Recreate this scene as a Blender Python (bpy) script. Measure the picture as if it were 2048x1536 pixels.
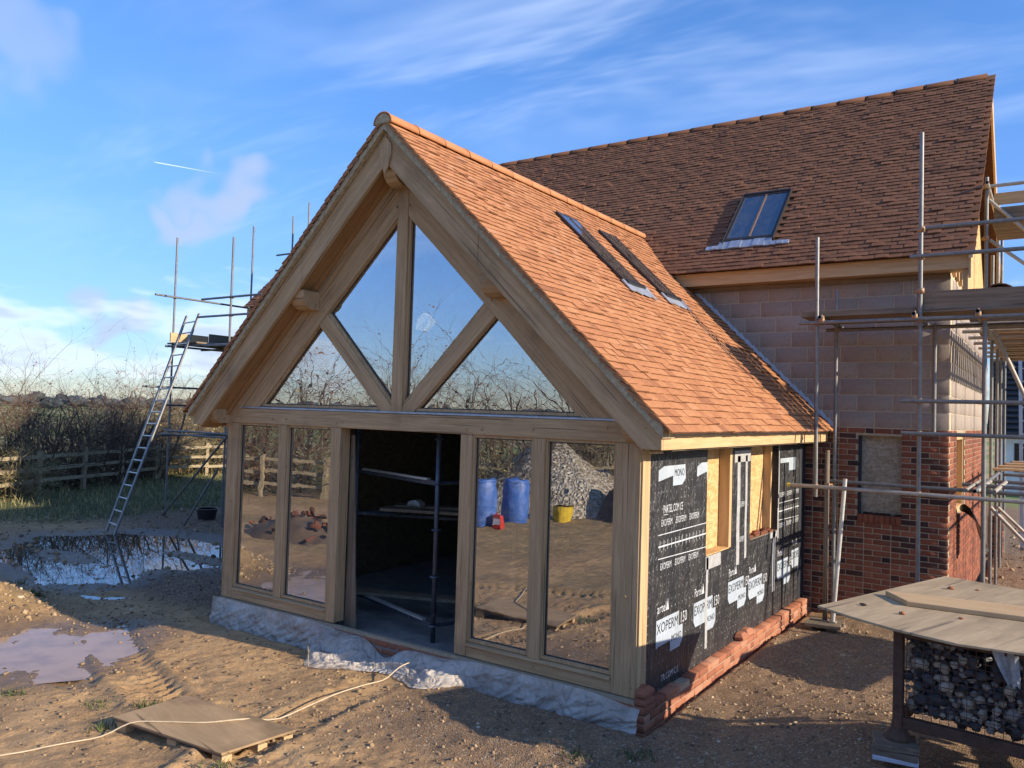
# Oak-framed garden room extension on a brick and block house under construction, muddy site
import bpy, bmesh, math, random
import numpy as np
from mathutils import Matrix, Vector

for _o in list(bpy.data.objects):
    bpy.data.objects.remove(_o)
SC = bpy.context.scene
COL = SC.collection
rnd = random.Random(7)
nr = np.random.RandomState(11)

# ---------------------------------------------------------------- camera
cd = bpy.data.cameras.new('camera')
cam = bpy.data.objects.new('camera', cd)
COL.objects.link(cam)
cd.sensor_width = 36.0
cd.lens = 1593.03 / 2048 * 36.0
cd.clip_start = 0.05
cd.clip_end = 3000.0
_r, _u, _b = (0.82507846, 0.56419575, 0.03047437), (-0.00532619, -0.04616646, 0.99891956), (0.56499307, -0.82434932, -0.03508594)
CAM = Vector((2.95716, -6.32396, 2.41719))
cam.matrix_world = Matrix(((_r[0], _u[0], _b[0], CAM.x), (_r[1], _u[1], _b[1], CAM.y), (_r[2], _u[2], _b[2], CAM.z), (0, 0, 0, 1)))
SC.camera = cam

# ---------------------------------------------------------------- sun, sky, exposure
SUN_DIR = Vector((2.6, 0.27, 1.0)).normalized()
SUN_EL = math.asin(SUN_DIR.z)
SUN_ROT = math.atan2(SUN_DIR.x, SUN_DIR.y)
sl = bpy.data.lights.new('sun', 'SUN')
sl.energy = 3.9
sl.angle = math.radians(0.55)
sl.color = (1.0, 0.86, 0.68)
sun = bpy.data.objects.new('sun', sl)
COL.objects.link(sun)
sun.rotation_euler = SUN_DIR.to_track_quat('Z', 'Y').to_euler()
SC.view_settings.view_transform = 'Standard'
SC.view_settings.look = 'None'
SC.view_settings.gamma = 1.0
SC.view_settings.exposure = 0.95
SC.view_settings.use_curve_mapping = False
SC.cycles.max_bounces = 6
SC.cycles.diffuse_bounces = 3
SC.cycles.glossy_bounces = 3
SC.cycles.transparent_max_bounces = 8
SC.cycles.use_adaptive_sampling = True
SC.cycles.adaptive_threshold = 0.02


class NT:
    """tiny node-tree writer"""
    def __init__(s, tree):
        s.t = tree

    def n(s, typ, props=None, **inp):
        nd = s.t.nodes.new('ShaderNode' + typ)
        for k, v in (props or {}).items():
            setattr(nd, k, v)
        for k, v in inp.items():
            if k[0] == '_':
                sk = nd.inputs[int(k[1:])]
            else:
                sk = nd.inputs[k.replace('_', ' ')]
            s.put(sk, v)
        return nd

    def put(s, sk, v):
        if isinstance(v, bpy.types.NodeSocket):
            s.t.links.new(v, sk)
        elif isinstance(v, bpy.types.Node):
            s.t.links.new(v.outputs[0], sk)
        else:
            if isinstance(v, tuple) and len(v) == 3 and sk.type == 'RGBA':
                v = v + (1.0,)
            sk.default_value = v

    def math(s, op, a, b=0.0, c=None, clamp=False):
        nd = s.n('Math', {'operation': op, 'use_clamp': clamp}, _0=a, _1=b)
        if c is not None:
            s.put(nd.inputs[2], c)
        return nd.outputs[0]

    def vm(s, op, a, b=(0, 0, 0)):
        nd = s.n('VectorMath', {'operation': op}, _0=a)
        if op == 'SCALE':
            s.put(nd.inputs[3], b)
            return nd.outputs[0]
        s.put(nd.inputs[1], b)
        return nd.outputs[1] if op in ('DOT_PRODUCT', 'LENGTH', 'DISTANCE') else nd.outputs[0]

    def mix(s, f, a, b, mode='MIX'):
        return s.n('MixRGB', {'blend_type': mode}, _0=f, _1=a, _2=b).outputs[0]

    def ramp(s, f, *stops):
        nd = s.n('ValToRGB', None, _0=f)
        el = nd.color_ramp.elements
        while len(el) < len(stops):
            el.new(0.5)
        for e, (p, c) in zip(el, stops):
            e.position = p
            e.color = (c, c, c, 1) if not isinstance(c, tuple) else c + (1,)
        return nd.outputs[0]

    def noise(s, vec, scale, detail=4.0, rough=0.55, dist=0.0, d3='3D'):
        return s.n('TexNoise', {'noise_dimensions': d3}, Vector=vec, Scale=scale, Detail=detail, Roughness=rough, Distortion=dist).outputs[0]

    def smooth(s, v, a, b, c=0.0, d=1.0):
        return s.n('MapRange', {'interpolation_type': 'SMOOTHSTEP'}, _0=v, _1=a, _2=b, _3=c, _4=d).outputs[0]

    def mapping(s, vec, sc=(1, 1, 1), loc=(0, 0, 0), rot=(0, 0, 0)):
        return s.n('Mapping', None, Vector=vec, Location=loc, Rotation=rot, Scale=sc).outputs[0]


W = bpy.data.worlds.new('World')
SC.world = W
W.use_nodes = True
W.cycles.sampling_method = 'MANUAL'
W.cycles.sample_map_resolution = 256
W.node_tree.nodes.clear()
w = NT(W.node_tree)
_sky = w.n('TexSky', {'sky_type': 'NISHITA', 'sun_disc': False, 'sun_elevation': SUN_EL, 'sun_rotation': SUN_ROT, 'altitude': 50.0, 'air_density': 1.0, 'dust_density': 0.15, 'ozone_density': 2.5})
_tc = w.n('TexCoord')
_dir = _tc.outputs['Generated']
_sep = w.n('SeparateXYZ', None, _0=_dir)
dz = w.math('MAXIMUM', _sep.outputs[2], 0.0)
_den = w.math('ADD', dz, 0.16)
_px = w.math('DIVIDE', _sep.outputs[0], _den)
_py = w.math('DIVIDE', _sep.outputs[1], _den)
_pl = w.n('CombineXYZ', None, _0=_px, _1=_py, _2=0.0).outputs[0]
# high streaky cirrus
_ci = w.mapping(_pl, sc=(0.55, 1.5, 1), rot=(0, 0, 0.75), loc=(1.35, 0.35, 0))
cir = w.noise(_ci, 1.5, 4, 0.68, 0.7)
cirm = w.noise(w.mapping(_pl, loc=(0.4, 2.2, 0)), 0.55, 1, 0.5)
cirrus = w.math('MULTIPLY', w.math('MULTIPLY', w.smooth(cir, 0.40, 0.80), w.smooth(cirm, 0.30, 0.58)), w.smooth(dz, 0.10, 0.34))
# scattered low cumulus near the horizon
_cv = w.n('CombineXYZ', None, _0=_sep.outputs[0], _1=_sep.outputs[1], _2=w.math('MULTIPLY', _sep.outputs[2], 3.0)).outputs[0]
cum = w.noise(w.mapping(_cv, loc=(2.1, 0.7, 0.2)), 3.6, 4, 0.62)
band = w.math('MULTIPLY', w.smooth(_sep.outputs[2], 0.26, 0.02), w.smooth(_sep.outputs[2], -0.02, 0.03))
thr = w.math('SUBTRACT', 0.70, w.math('MULTIPLY', band, 0.24))
cumulus = w.smooth(w.math('SUBTRACT', cum, thr), 0.0, 0.15)
cl_dark = w.smooth(w.math('SUBTRACT', cum, thr), 0.03, 0.16)


wob = w.n('TexNoise', None, Vector=_dir, Scale=11.0, Detail=2.0, Roughness=0.6)


def puff(az, el, ra, re, soft):
    """one soft detached cloud centred on a compass direction"""
    c = Vector((math.sin(az) * math.cos(el), math.cos(az) * math.cos(el), math.sin(el)))
    e1 = Vector((math.cos(az), -math.sin(az), 0))
    e2 = e1.cross(c)
    off = w.vm('SCALE', w.vm('SUBTRACT', wob.outputs[1], (0.5, 0.5, 0.5)), 0.16)
    d = w.vm('SUBTRACT', w.vm('ADD', _dir, off), tuple(c))
    a = w.math('DIVIDE', w.vm('DOT_PRODUCT', d, tuple(e1)), ra)
    b = w.math('DIVIDE', w.vm('DOT_PRODUCT', d, tuple(e2)), re)
    q = w.math('ADD', w.math('MULTIPLY', a, a), w.math('MULTIPLY', b, b))
    return w.math('MULTIPLY', w.smooth(q, 1.0, 0.0), soft)


def azel(u, v):
    d = Vector(_r) * ((u - 1024) / 1593.03) - Vector(_u) * ((v - 768) / 1593.03) - Vector(_b)
    d.normalize()
    return math.atan2(d.x, d.y), math.asin(d.z)


grey = 0.0
for (u, v, ra, re, s_) in ((470, 385, .075, .040, .55), (390, 440, .05, .03, .5), (225, 645, .07, .026, .55), (50, 70, .06, .05, .3)):
    g_ = puff(*azel(u, v), ra, re, s_)
    grey = g_ if grey == 0.0 else w.math('MAXIMUM', grey, g_)
_sl = w.n('RGBToBW', None, _0=_sky.outputs[0]).outputs[0]
_soft = w.math('DIVIDE', 1.0, w.math('ADD', 1.0, w.math('MULTIPLY', _sl, 0.105)))
skycol = w.n('HueSaturation', None, Saturation=1.2, Value=1.0, Color=_sky.outputs[0]).outputs[0]
skycol = w.mix(1.0, w.vm('SCALE', skycol, _soft), (0.90, 0.90, 1.10), 'MULTIPLY')
skycol = w.mix(w.smooth(dz, 0.42, 0.0), skycol, w.mix(1.0, skycol, (0.66, 0.76, 0.92), 'MULTIPLY'))
c1 = w.mix(w.math('MULTIPLY', cirrus, 0.50), skycol, (3.7, 4.25, 5.2))
c2 = w.mix(w.math('MULTIPLY', grey, 1.35), c1, (2.0, 2.35, 3.0))
ccol = w.mix(cl_dark, (4.4, 4.6, 5.0), (2.3, 2.7, 3.4))
c3 = w.mix(w.math('MULTIPLY', cumulus, 0.85), c2, ccol)
# contrail
_a0, _a1 = azel(308, 324), azel(446, 349)
_v0, _v1 = [Vector((math.sin(a) * math.cos(e), math.cos(a) * math.cos(e), math.sin(e))) for a, e in (_a0, _a1)]
_nn = _v0.cross(_v1).normalized()
_al = (_v1 - _v0).normalized()
_pd = w.math('ABSOLUTE', w.vm('DOT_PRODUCT', _dir, tuple(_nn)))
_ad = w.vm('DOT_PRODUCT', _dir, tuple(_al))
_ctm = w.math('MULTIPLY', w.smooth(_pd, 0.0008, 0.0001), w.math('MULTIPLY', w.smooth(_ad, _v0.dot(_al) - .002, _v0.dot(_al) + .004), w.smooth(_ad, _v1.dot(_al) + .004, _v1.dot(_al) - .06)))
_front = w.math('GREATER_THAN', w.vm('DOT_PRODUCT', _dir, tuple(_v0)), 0.5)
c4 = w.mix(w.math('MULTIPLY', w.math('MULTIPLY', _ctm, _front), 0.5), c3, (6.0, 6.2, 6.5))
_bg = w.n('Background', None, Color=c4, Strength=0.15)
w.t.links.new(_bg.outputs[0], w.n('OutputWorld').inputs[0])


# ---------------------------------------------------------------- materials
def mat(name, col=(0.5, 0.5, 0.5), rough=0.7, metal=0.0, spec=0.5):
    m = bpy.data.materials.new(name)
    m.use_nodes = True
    m.node_tree.nodes.clear()
    t = NT(m.node_tree)
    b = t.n('BsdfPrincipled', None, Base_Color=col, Roughness=rough, Metallic=metal)
    b.inputs['Specular IOR Level'].default_value = spec
    t.t.links.new(b.outputs[0], t.n('OutputMaterial').inputs[0])
    return m, t, b


def bump(t, b, h, strength=0.5, dist=0.01):
    t.put(b.inputs['Normal'], t.n('Bump', None, Strength=strength, Distance=dist, Height=h))


def objco(t):
    return t.n('TexCoord').outputs['Object']


def tintof(t):
    a = t.n('Attribute', {'attribute_type': 'OBJECT', 'attribute_name': 'tint'}).outputs['Fac']
    g = t.n('Attribute', {'attribute_type': 'GEOMETRY', 'attribute_name': 'tint'}).outputs['Fac']
    return t.math('ADD', a, g)


MT = {}


def wood(name, light, dark, sc=(30, 30, 2.0), rot=(0, 0, 0), rough=0.75, stain=0.5, stcol=(0.05, 0.04, 0.03), bm=0.35):
    m, t, b = mat(name, rough=rough, spec=0.3)
    co = objco(t)
    co_r = t.mapping(co, rot=rot)
    mp = t.mapping(co_r, sc=sc)
    g = t.noise(mp, 1.0, 6, 0.65, 0.6)
    fine = t.noise(t.mapping(co_r, sc=tuple(4 * q for q in sc)), 1.0, 3, 0.6)
    big = t.noise(co, 1.3, 4, 0.6)
    c = t.mix(t.smooth(g, 0.25, 0.75), dark, light)
    c = t.mix(t.math('MULTIPLY', t.smooth(fine, 0.5, 0.75), 0.35), c, dark, 'MIX')
    c = t.mix(t.math('MULTIPLY', t.smooth(big, 0.52, 0.75), stain), c, stcol)
    ck = t.noise(t.mapping(co_r, sc=tuple(q * (.45 if q < 5 else 1.7) for q in sc)), 1.0, 2, 0.5)
    c = t.mix(t.math('MULTIPLY', t.smooth(ck, 0.63, 0.69), 0.75 * min(1, stain * 2.5)), c, stcol)
    pv = t.noise(co, 14.0, 3, 0.5)
    c = t.mix(t.math('MULTIPLY', t.smooth(pv, 0.70, 0.76), 0.55 * min(1, stain * 2)), c, stcol)
    tn = tintof(t)
    c = t.mix(0.5, c, t.mix(1.0, c, t.ramp(tn, (0.0, 0.78), (1.0, 1.25)), 'MULTIPLY'))
    t.put(b.inputs['Base Color'], c)
    bump(t, b, t.math('ADD', g, t.math('MULTIPLY', fine, 0.5)), bm, 0.004)
    MT[name] = m
    return m


OL, OD = (0.63, 0.425, 0.23), (0.41, 0.26, 0.13)
AX = {'x': (1.6, 26, 26), 'y': (26, 1.6, 26), 'z': (26, 26, 1.6)}
for ax, s_ in AX.items():
    wood('oak_' + ax, OL, OD, s_, stain=0.45, stcol=(0.15, 0.10, 0.06), bm=0.5)
wood('oak_r', OL, OD, AX['x'], rot=(0, math.radians(-43.9), 0), stain=0.42, stcol=(0.15, 0.10, 0.06), bm=0.5)
wood('oak_l', OL, OD, AX['x'], rot=(0, math.radians(43.9), 0), stain=0.42, stcol=(0.15, 0.10, 0.06), bm=0.5)
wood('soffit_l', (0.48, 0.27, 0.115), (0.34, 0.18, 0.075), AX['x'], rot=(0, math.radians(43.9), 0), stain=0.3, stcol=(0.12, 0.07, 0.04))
for ax in 'xyz':
    wood('pine_' + ax, (0.66, 0.47, 0.26), (0.52, 0.33, 0.16), AX[ax], stain=0.12, stcol=(0.3, 0.17, 0.08), bm=0.2)
    wood('board_' + ax, (0.30, 0.235, 0.165), (0.17, 0.125, 0.085), AX[ax], stain=0.5, stcol=(0.07, 0.055, 0.045))
wood('fencewood', (0.46, 0.375, 0.235), (0.29, 0.23, 0.14), AX['x'], stain=0.4, stcol=(0.10, 0.10, 0.06))
wood('plywood', (0.56, 0.42, 0.25), (0.36, 0.265, 0.155), (9, 1.2, 9), rot=(0, 0, 0.3), stain=0.55, stcol=(0.13, 0.105, 0.08), bm=0.15)
wood('palletply', (0.54, 0.36, 0.19), (0.38, 0.25, 0.125), (1.5, 8, 9), rot=(0, 0, 0.2), stain=0.6, stcol=(0.11, 0.075, 0.045), bm=0.15)


def osb(name, a, bcol):
    m, t, b = mat(name, rough=0.8)
    co = objco(t)
    v = t.n('TexVoronoi', {'feature': 'F1'}, Vector=t.mapping(co, sc=(12, 30, 38), rot=(0.3, 0.2, 0.4)), Scale=1.0)
    v2 = t.n('TexVoronoi', {'feature': 'F1'}, Vector=t.mapping(co, sc=(34, 14, 30), rot=(0.6, 0.9, 0.1)), Scale=1.0)
    f1 = t.n('SeparateColor', None, _0=v.outputs[1]).outputs[0]
    f2 = t.n('SeparateColor', None, _0=v2.outputs[1]).outputs[1]
    f = t.math('MULTIPLY', t.math('ADD', f1, f2), 0.5)
    c = t.mix(t.smooth(f, 0.1, 0.9), a, bcol)
    c = t.mix(t.math('MULTIPLY', t.smooth(t.noise(co, 60, 2), 0.62, 0.7), 0.5), c, (0.12, 0.07, 0.03))
    t.put(b.inputs['Base Color'], c)
    bump(t, b, f, 0.3, 0.003)
    MT[name] = m


osb('osb', (0.46, 0.265, 0.095), (0.63, 0.415, 0.19))
osb('osb_shaded', (0.09, 0.058, 0.03), (0.17, 0.115, 0.06))  # darker copy of the board, interior shade put into its colour
osb('osb_grey', (0.27, 0.215, 0.15), (0.42, 0.35, 0.26))


def clay(name, stops, rough=0.85, spk=0.3):
    m, t, b = mat(name, rough=rough, spec=0.25)
    co = objco(t)
    tn = tintof(t)
    c = t.ramp(tn, *stops)
    n1 = t.noise(co, 17.0, 5, 0.65)
    c = t.mix(t.math('MULTIPLY', t.smooth(n1, 0.45, 0.8), spk), c, (0.06, 0.035, 0.03))
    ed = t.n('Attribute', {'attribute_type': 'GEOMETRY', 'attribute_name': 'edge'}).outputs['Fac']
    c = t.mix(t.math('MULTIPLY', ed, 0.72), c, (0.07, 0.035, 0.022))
    n2 = t.noise(co, 90.0, 2, 0.5)
    c = t.mix(0.35, c, t.mix(1.0, c, t.ramp(n2, (0.3, 0.6), (0.7, 1.4)), 'MULTIPLY'))
    t.put(b.inputs['Base Color'], c)
    bump(t, b, t.math('ADD', n1, t.math('MULTIPLY', n2, 0.4)), 0.35, 0.004)
    MT[name] = m


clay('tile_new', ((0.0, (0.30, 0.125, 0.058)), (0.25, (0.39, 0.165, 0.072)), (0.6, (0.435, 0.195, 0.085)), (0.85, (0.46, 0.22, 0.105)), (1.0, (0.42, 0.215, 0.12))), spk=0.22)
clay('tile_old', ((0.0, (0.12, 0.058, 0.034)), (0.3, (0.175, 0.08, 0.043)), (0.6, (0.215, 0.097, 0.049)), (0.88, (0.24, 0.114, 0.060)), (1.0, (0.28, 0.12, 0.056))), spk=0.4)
clay('brick', ((0.0, (0.035, 0.024, 0.025)), (0.22, (0.10, 0.045, 0.034)), (0.5, (0.20, 0.072, 0.042)), (0.75, (0.27, 0.092, 0.05)), (1.0, (0.30, 0.125, 0.075))), spk=0.35)
clay('brick_plinth', ((0.0, (0.22, 0.085, 0.05)), (0.4, (0.34, 0.13, 0.07)), (0.8, (0.40, 0.175, 0.10)), (1.0, (0.42, 0.22, 0.14))), spk=0.3)
clay('block', ((0.0, (0.275, 0.232, 0.20)), (0.5, (0.32, 0.27, 0.232)), (1.0, (0.365, 0.308, 0.265))), spk=0.3)


def plain(name, col, rough=0.7, metal=0.0, nsc=8.0, var=0.25, bmp=0.2, spec=0.5, dirt=None):
    m, t, b = mat(name, rough=rough, metal=metal, spec=spec)
    co = objco(t)
    n1 = t.noise(co, nsc, 5, 0.6)
    k = t.ramp(n1, (0.25, 1 - var), (0.75, 1 + var))
    c = t.mix(1.0, col, k, 'MULTIPLY')
    if dirt:
        c = t.mix(t.math('MULTIPLY', t.smooth(t.noise(co, nsc * 0.5, 6, 0.7), 0.45, 0.75), dirt[1]), c, dirt[0])
    t.put(b.inputs['Base Color'], c)
    if bmp:
        bump(t, b, n1, bmp, 0.004)
    MT[name] = m
    return m


plain('mortar', (0.37, 0.30, 0.205), 0.95, nsc=40)
plain('mortar_block', (0.47, 0.395, 0.28), 0.95, nsc=40)
plain('mortar_verge', (0.42, 0.33, 0.205), 0.95, nsc=25, var=0.35, bmp=0.6)
plain('mortar_pale', (0.62, 0.50, 0.30), 0.95, nsc=25, var=0.3, bmp=0.5)
plain('lead', (0.42, 0.46, 0.52), 0.42, 0.55, nsc=9, var=0.25)
plain('lead_pale', (0.52, 0.57, 0.66), 0.5, 0.3, nsc=9, var=0.12)
plain('steel', (0.20, 0.20, 0.195), 0.5, 0.6, nsc=14, var=0.3, dirt=((0.20, 0.17, 0.13), 0.45))
plain('steel_worn', (0.42, 0.38, 0.32), 0.6, 0.45, nsc=12, var=0.35, dirt=((0.30, 0.24, 0.16), 0.7))
plain('steel_dark', (0.085, 0.10, 0.125), 0.5, 0.5, nsc=14, var=0.4, dirt=((0.22, 0.21, 0.19), 0.4))
plain('coupler', (0.42, 0.25, 0.13), 0.6, 0.4, nsc=40, var=0.5, dirt=((0.30, 0.30, 0.30), 0.5))
plain('rust', (0.10, 0.055, 0.035), 0.8, 0.3, nsc=18, var=0.5, dirt=((0.05, 0.04, 0.04), 0.6))
plain('alu', (0.62, 0.62, 0.58), 0.45, 0.6, nsc=15, var=0.15)
plain('concrete', (0.20, 0.195, 0.185), 0.9, nsc=6, var=0.3, dirt=((0.27, 0.235, 0.18), 0.5))
plain('frame_dark', (0.035, 0.028, 0.025), 0.4, 0.2, nsc=6, var=0.2, bmp=0)
plain('frame_brown', (0.16, 0.10, 0.07), 0.4, 0.2, nsc=6, var=0.2, bmp=0)
plain('spacer', (0.03, 0.03, 0.032), 0.5, 0, bmp=0)
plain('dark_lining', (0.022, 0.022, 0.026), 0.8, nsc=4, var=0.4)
plain('bore', (0.01, 0.01, 0.012), 0.9, bmp=0)
plain('membrane_edge', (0.018, 0.022, 0.032), 0.55, nsc=5, var=0.3)
plain('print_white', (0.56, 0.58, 0.60), 0.55, nsc=20, var=0.2, bmp=0, dirt=((0.10, 0.09, 0.08), 0.6))
plain('print_grey', (0.40, 0.46, 0.52), 0.5, nsc=10, var=0.2, bmp=0, dirt=((0.16, 0.15, 0.14), 0.55))
plain('print_black', (0.02, 0.022, 0.026), 0.6, bmp=0)
plain('tape', (0.40, 0.40, 0.39), 0.4, nsc=14, var=0.25, bmp=0.5)
plain('blue_plastic', (0.05, 0.135, 0.42), 0.45, nsc=7, var=0.3, dirt=((0.35, 0.38, 0.45), 0.35))
plain('red_plastic', (0.55, 0.04, 0.03), 0.45, nsc=7, var=0.2)
plain('yellow_plastic', (0.60, 0.42, 0.03), 0.5, nsc=7, var=0.2)
plain('white_label', (0.75, 0.72, 0.70), 0.6, bmp=0)
plain('black_plastic', (0.018, 0.019, 0.022), 0.32, nsc=20, var=0.3, bmp=0.6, spec=0.7)
plain('cable', (0.52, 0.42, 0.28), 0.7, nsc=30, var=0.2)
plain('dark_roof', (0.028, 0.030, 0.036), 0.6, nsc=6, var=0.3)
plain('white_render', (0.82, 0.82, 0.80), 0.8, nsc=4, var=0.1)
plain('twig', (0.10, 0.068, 0.046), 0.9, nsc=3, var=0.4, bmp=0)
plain('twig_pale', (0.27, 0.20, 0.115), 0.9, nsc=3, var=0.4, bmp=0)
plain('twig_red', (0.20, 0.10, 0.065), 0.9, nsc=3, var=0.4, bmp=0)
plain('deadgrass', (0.36, 0.30, 0.13), 0.9, nsc=2, var=0.4, bmp=0)
plain('grass', (0.085, 0.105, 0.034), 0.8, nsc=3, var=0.45, bmp=0)
plain('hazy_woodland', (0.065, 0.085, 0.10), 0.95, nsc=0.15, var=0.5, bmp=0)  # distance haze put into the bluish tree colour
plain('hose', (0.02, 0.02, 0.02), 0.5, bmp=0)
plain('redpaint', (0.16, 0.018, 0.020), 0.5, nsc=5, var=0.2, bmp=0)
plain('hatyellow', (0.7, 0.6, 0.08), 0.6, bmp=0)


def stone_mat():
    m, t, b = mat('flint', rough=0.55)
    co = objco(t)
    tn = tintof(t)
    c = t.ramp(tn, (0.0, (0.035, 0.04, 0.05)), (0.3, (0.16, 0.16, 0.165)), (0.55, (0.36, 0.33, 0.28)), (0.8, (0.50, 0.45, 0.36)), (1.0, (0.44, 0.31, 0.17)))
    n1 = t.noise(co, 14, 5, 0.65)
    c = t.mix(t.math('MULTIPLY', t.smooth(n1, 0.52, 0.62), 0.75), c, (0.045, 0.05, 0.06))
    t.put(b.inputs['Base Color'], c)
    bump(t, b, n1, 0.5, 0.008)
    MT['flint'] = m
    m, t, b = mat('pebble', rough=0.85)
    tn = tintof(t)
    c = t.ramp(tn, (0.0, (0.12, 0.08, 0.052)), (0.35, (0.30, 0.205, 0.115)), (0.7, (0.42, 0.30, 0.17)), (0.9, (0.52, 0.42, 0.29)), (1.0, (0.60, 0.54, 0.44)))
    t.put(b.inputs['Base Color'], c)
    MT['pebble'] = m


stone_mat()


def glass_mat(name, base, tint, wav=0.25):
    m = bpy.data.materials.new(name)
    m.use_nodes = True
    m.node_tree.nodes.clear()
    t = NT(m.node_tree)
    co = objco(t)
    nz = t.noise(co, 1.7, 3, 0.5)
    bp = t.n('Bump', None, Strength=wav, Distance=0.006, Height=nz)
    gl = t.n('BsdfGlossy', None, Color=(0.95, 0.97, 1.0), Roughness=0.0, Normal=bp)
    tr = t.n('BsdfTransparent', None, Color=tint)
    fr = t.n('Fresnel', None, IOR=1.6)
    # coated outer face reflects; the inner face of the pane only transmits
    outer = t.math('SUBTRACT', 1.0, t.n('NewGeometry').outputs['Backfacing'])
    f = t.math('MULTIPLY', t.math('ADD', t.math('MULTIPLY', fr, 0.9), base, clamp=True), outer)
    ms = t.n('MixShader', None, _0=f, _1=tr.outputs[0], _2=gl.outputs[0])
    # a film of dust
    df = t.n('BsdfDiffuse', None, Color=(0.5, 0.46, 0.4))
    ms2 = t.n('MixShader', None, _0=t.math('MULTIPLY', t.smooth(t.noise(co, 9, 5, 0.7), 0.25, 0.8), t.math('MULTIPLY', outer, 0.11)), _1=ms.outputs[0], _2=df.outputs[0])
    t.t.links.new(ms2.outputs[0], t.n('OutputMaterial').inputs[0])
    MT[name] = m


glass_mat('glass', 0.47, (0.92, 0.94, 0.93))
glass_mat('roof_glass', 0.25, (0.82, 0.86, 0.86), 0.08)


def membrane_mat():
    m, t, b = mat('membrane', (0.022, 0.023, 0.026), 0.42, spec=0.45)
    co = objco(t)
    sp = t.n('SeparateXYZ', None, _0=co)
    fy = t.math('SUBTRACT', t.math('FRACT', t.math('MULTIPLY', t.math('ADD', sp.outputs[1], 20.0), 11.5)), 0.5)
    fz = t.math('SUBTRACT', t.math('FRACT', t.math('MULTIPLY', t.math('ADD', sp.outputs[2], 20.0), 13.0)), 0.5)
    d = t.math('ADD', t.math('MULTIPLY', fy, fy), t.math('MULTIPLY', fz, fz))
    dots = t.smooth(d, 0.012, 0.005)
    fl = t.math('ABSOLUTE', t.math('SUBTRACT', t.math('FRACT', t.math('MULTIPLY', t.math('ADD', sp.outputs[1], 20.13), 3.4)), 0.5))
    lines = t.math('MULTIPLY', t.smooth(fl, 0.010, 0.004), 0.3)
    n1 = t.noise(t.mapping(co, sc=(1, 5, 0.8)), 2.0, 4, 0.6)
    dust = t.noise(co, 3.5, 6, 0.7)
    c = t.mix(t.math('MULTIPLY', t.smooth(dust, 0.4, 0.8), 0.5), (0.022, 0.023, 0.026), (0.10, 0.092, 0.08))
    c = t.mix(t.math('MULTIPLY', t.math('MAXIMUM', t.math('MULTIPLY', dots, t.smooth(t.noise(co, 7, 2), 0.4, 0.6)), lines), 0.55), c, (0.45, 0.45, 0.45))
    t.put(b.inputs['Base Color'], c)
    wr = t.math('POWER', t.math('ABSOLUTE', t.math('SUBTRACT', t.noise(t.mapping(co, sc=(1, 5, 1.6), rot=(0.25, 0, 0)), 2.2, 3, 0.55, 0.8), 0.5)), 0.7)
    bump(t, b, t.math('ADD', n1, t.math('MULTIPLY', wr, 1.4)), 0.9, 0.035)
    MT['membrane'] = m


membrane_mat()


def poly_mat():
    m = bpy.data.materials.new('polythene')
    m.use_nodes = True
    m.node_tree.nodes.clear()
    t = NT(m.node_tree)
    co = objco(t)
    dirt = t.smooth(t.noise(co, 5, 6, 0.7), 0.42, 0.78)
    c = t.mix(t.math('MULTIPLY', dirt, 0.75), (0.74, 0.68, 0.60), (0.42, 0.31, 0.20))
    b = t.n('BsdfPrincipled', None, Base_Color=c, Roughness=0.3)
    cn_ = t.noise(t.mapping(co, sc=(1, 1, 0.6), rot=(.3, .5, 0)), 7, 2, 0.5, 0.5)
    cr_ = t.math('POWER', t.math('ABSOLUTE', t.math('SUBTRACT', cn_, 0.5)), 0.6)
    bump(t, b, cr_, 0.9, 0.05)
    tl = t.n('BsdfTranslucent', None, Color=c)
    tr = t.n('BsdfTransparent', None, Color=(0.9, 0.9, 0.9))
    a = t.n('MixShader', None, _0=0.3, _1=b.outputs[0], _2=tl.outputs[0])
    f = t.n('MixShader', None, _0=t.math('MULTIPLY', t.smooth(t.noise(co, 3, 3), 0.3, 0.7), 0.38), _1=a.outputs[0], _2=tr.outputs[0])
    t.t.links.new(f.outputs[0], t.n('OutputMaterial').inputs[0])
    MT['polythene'] = m


poly_mat()


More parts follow.
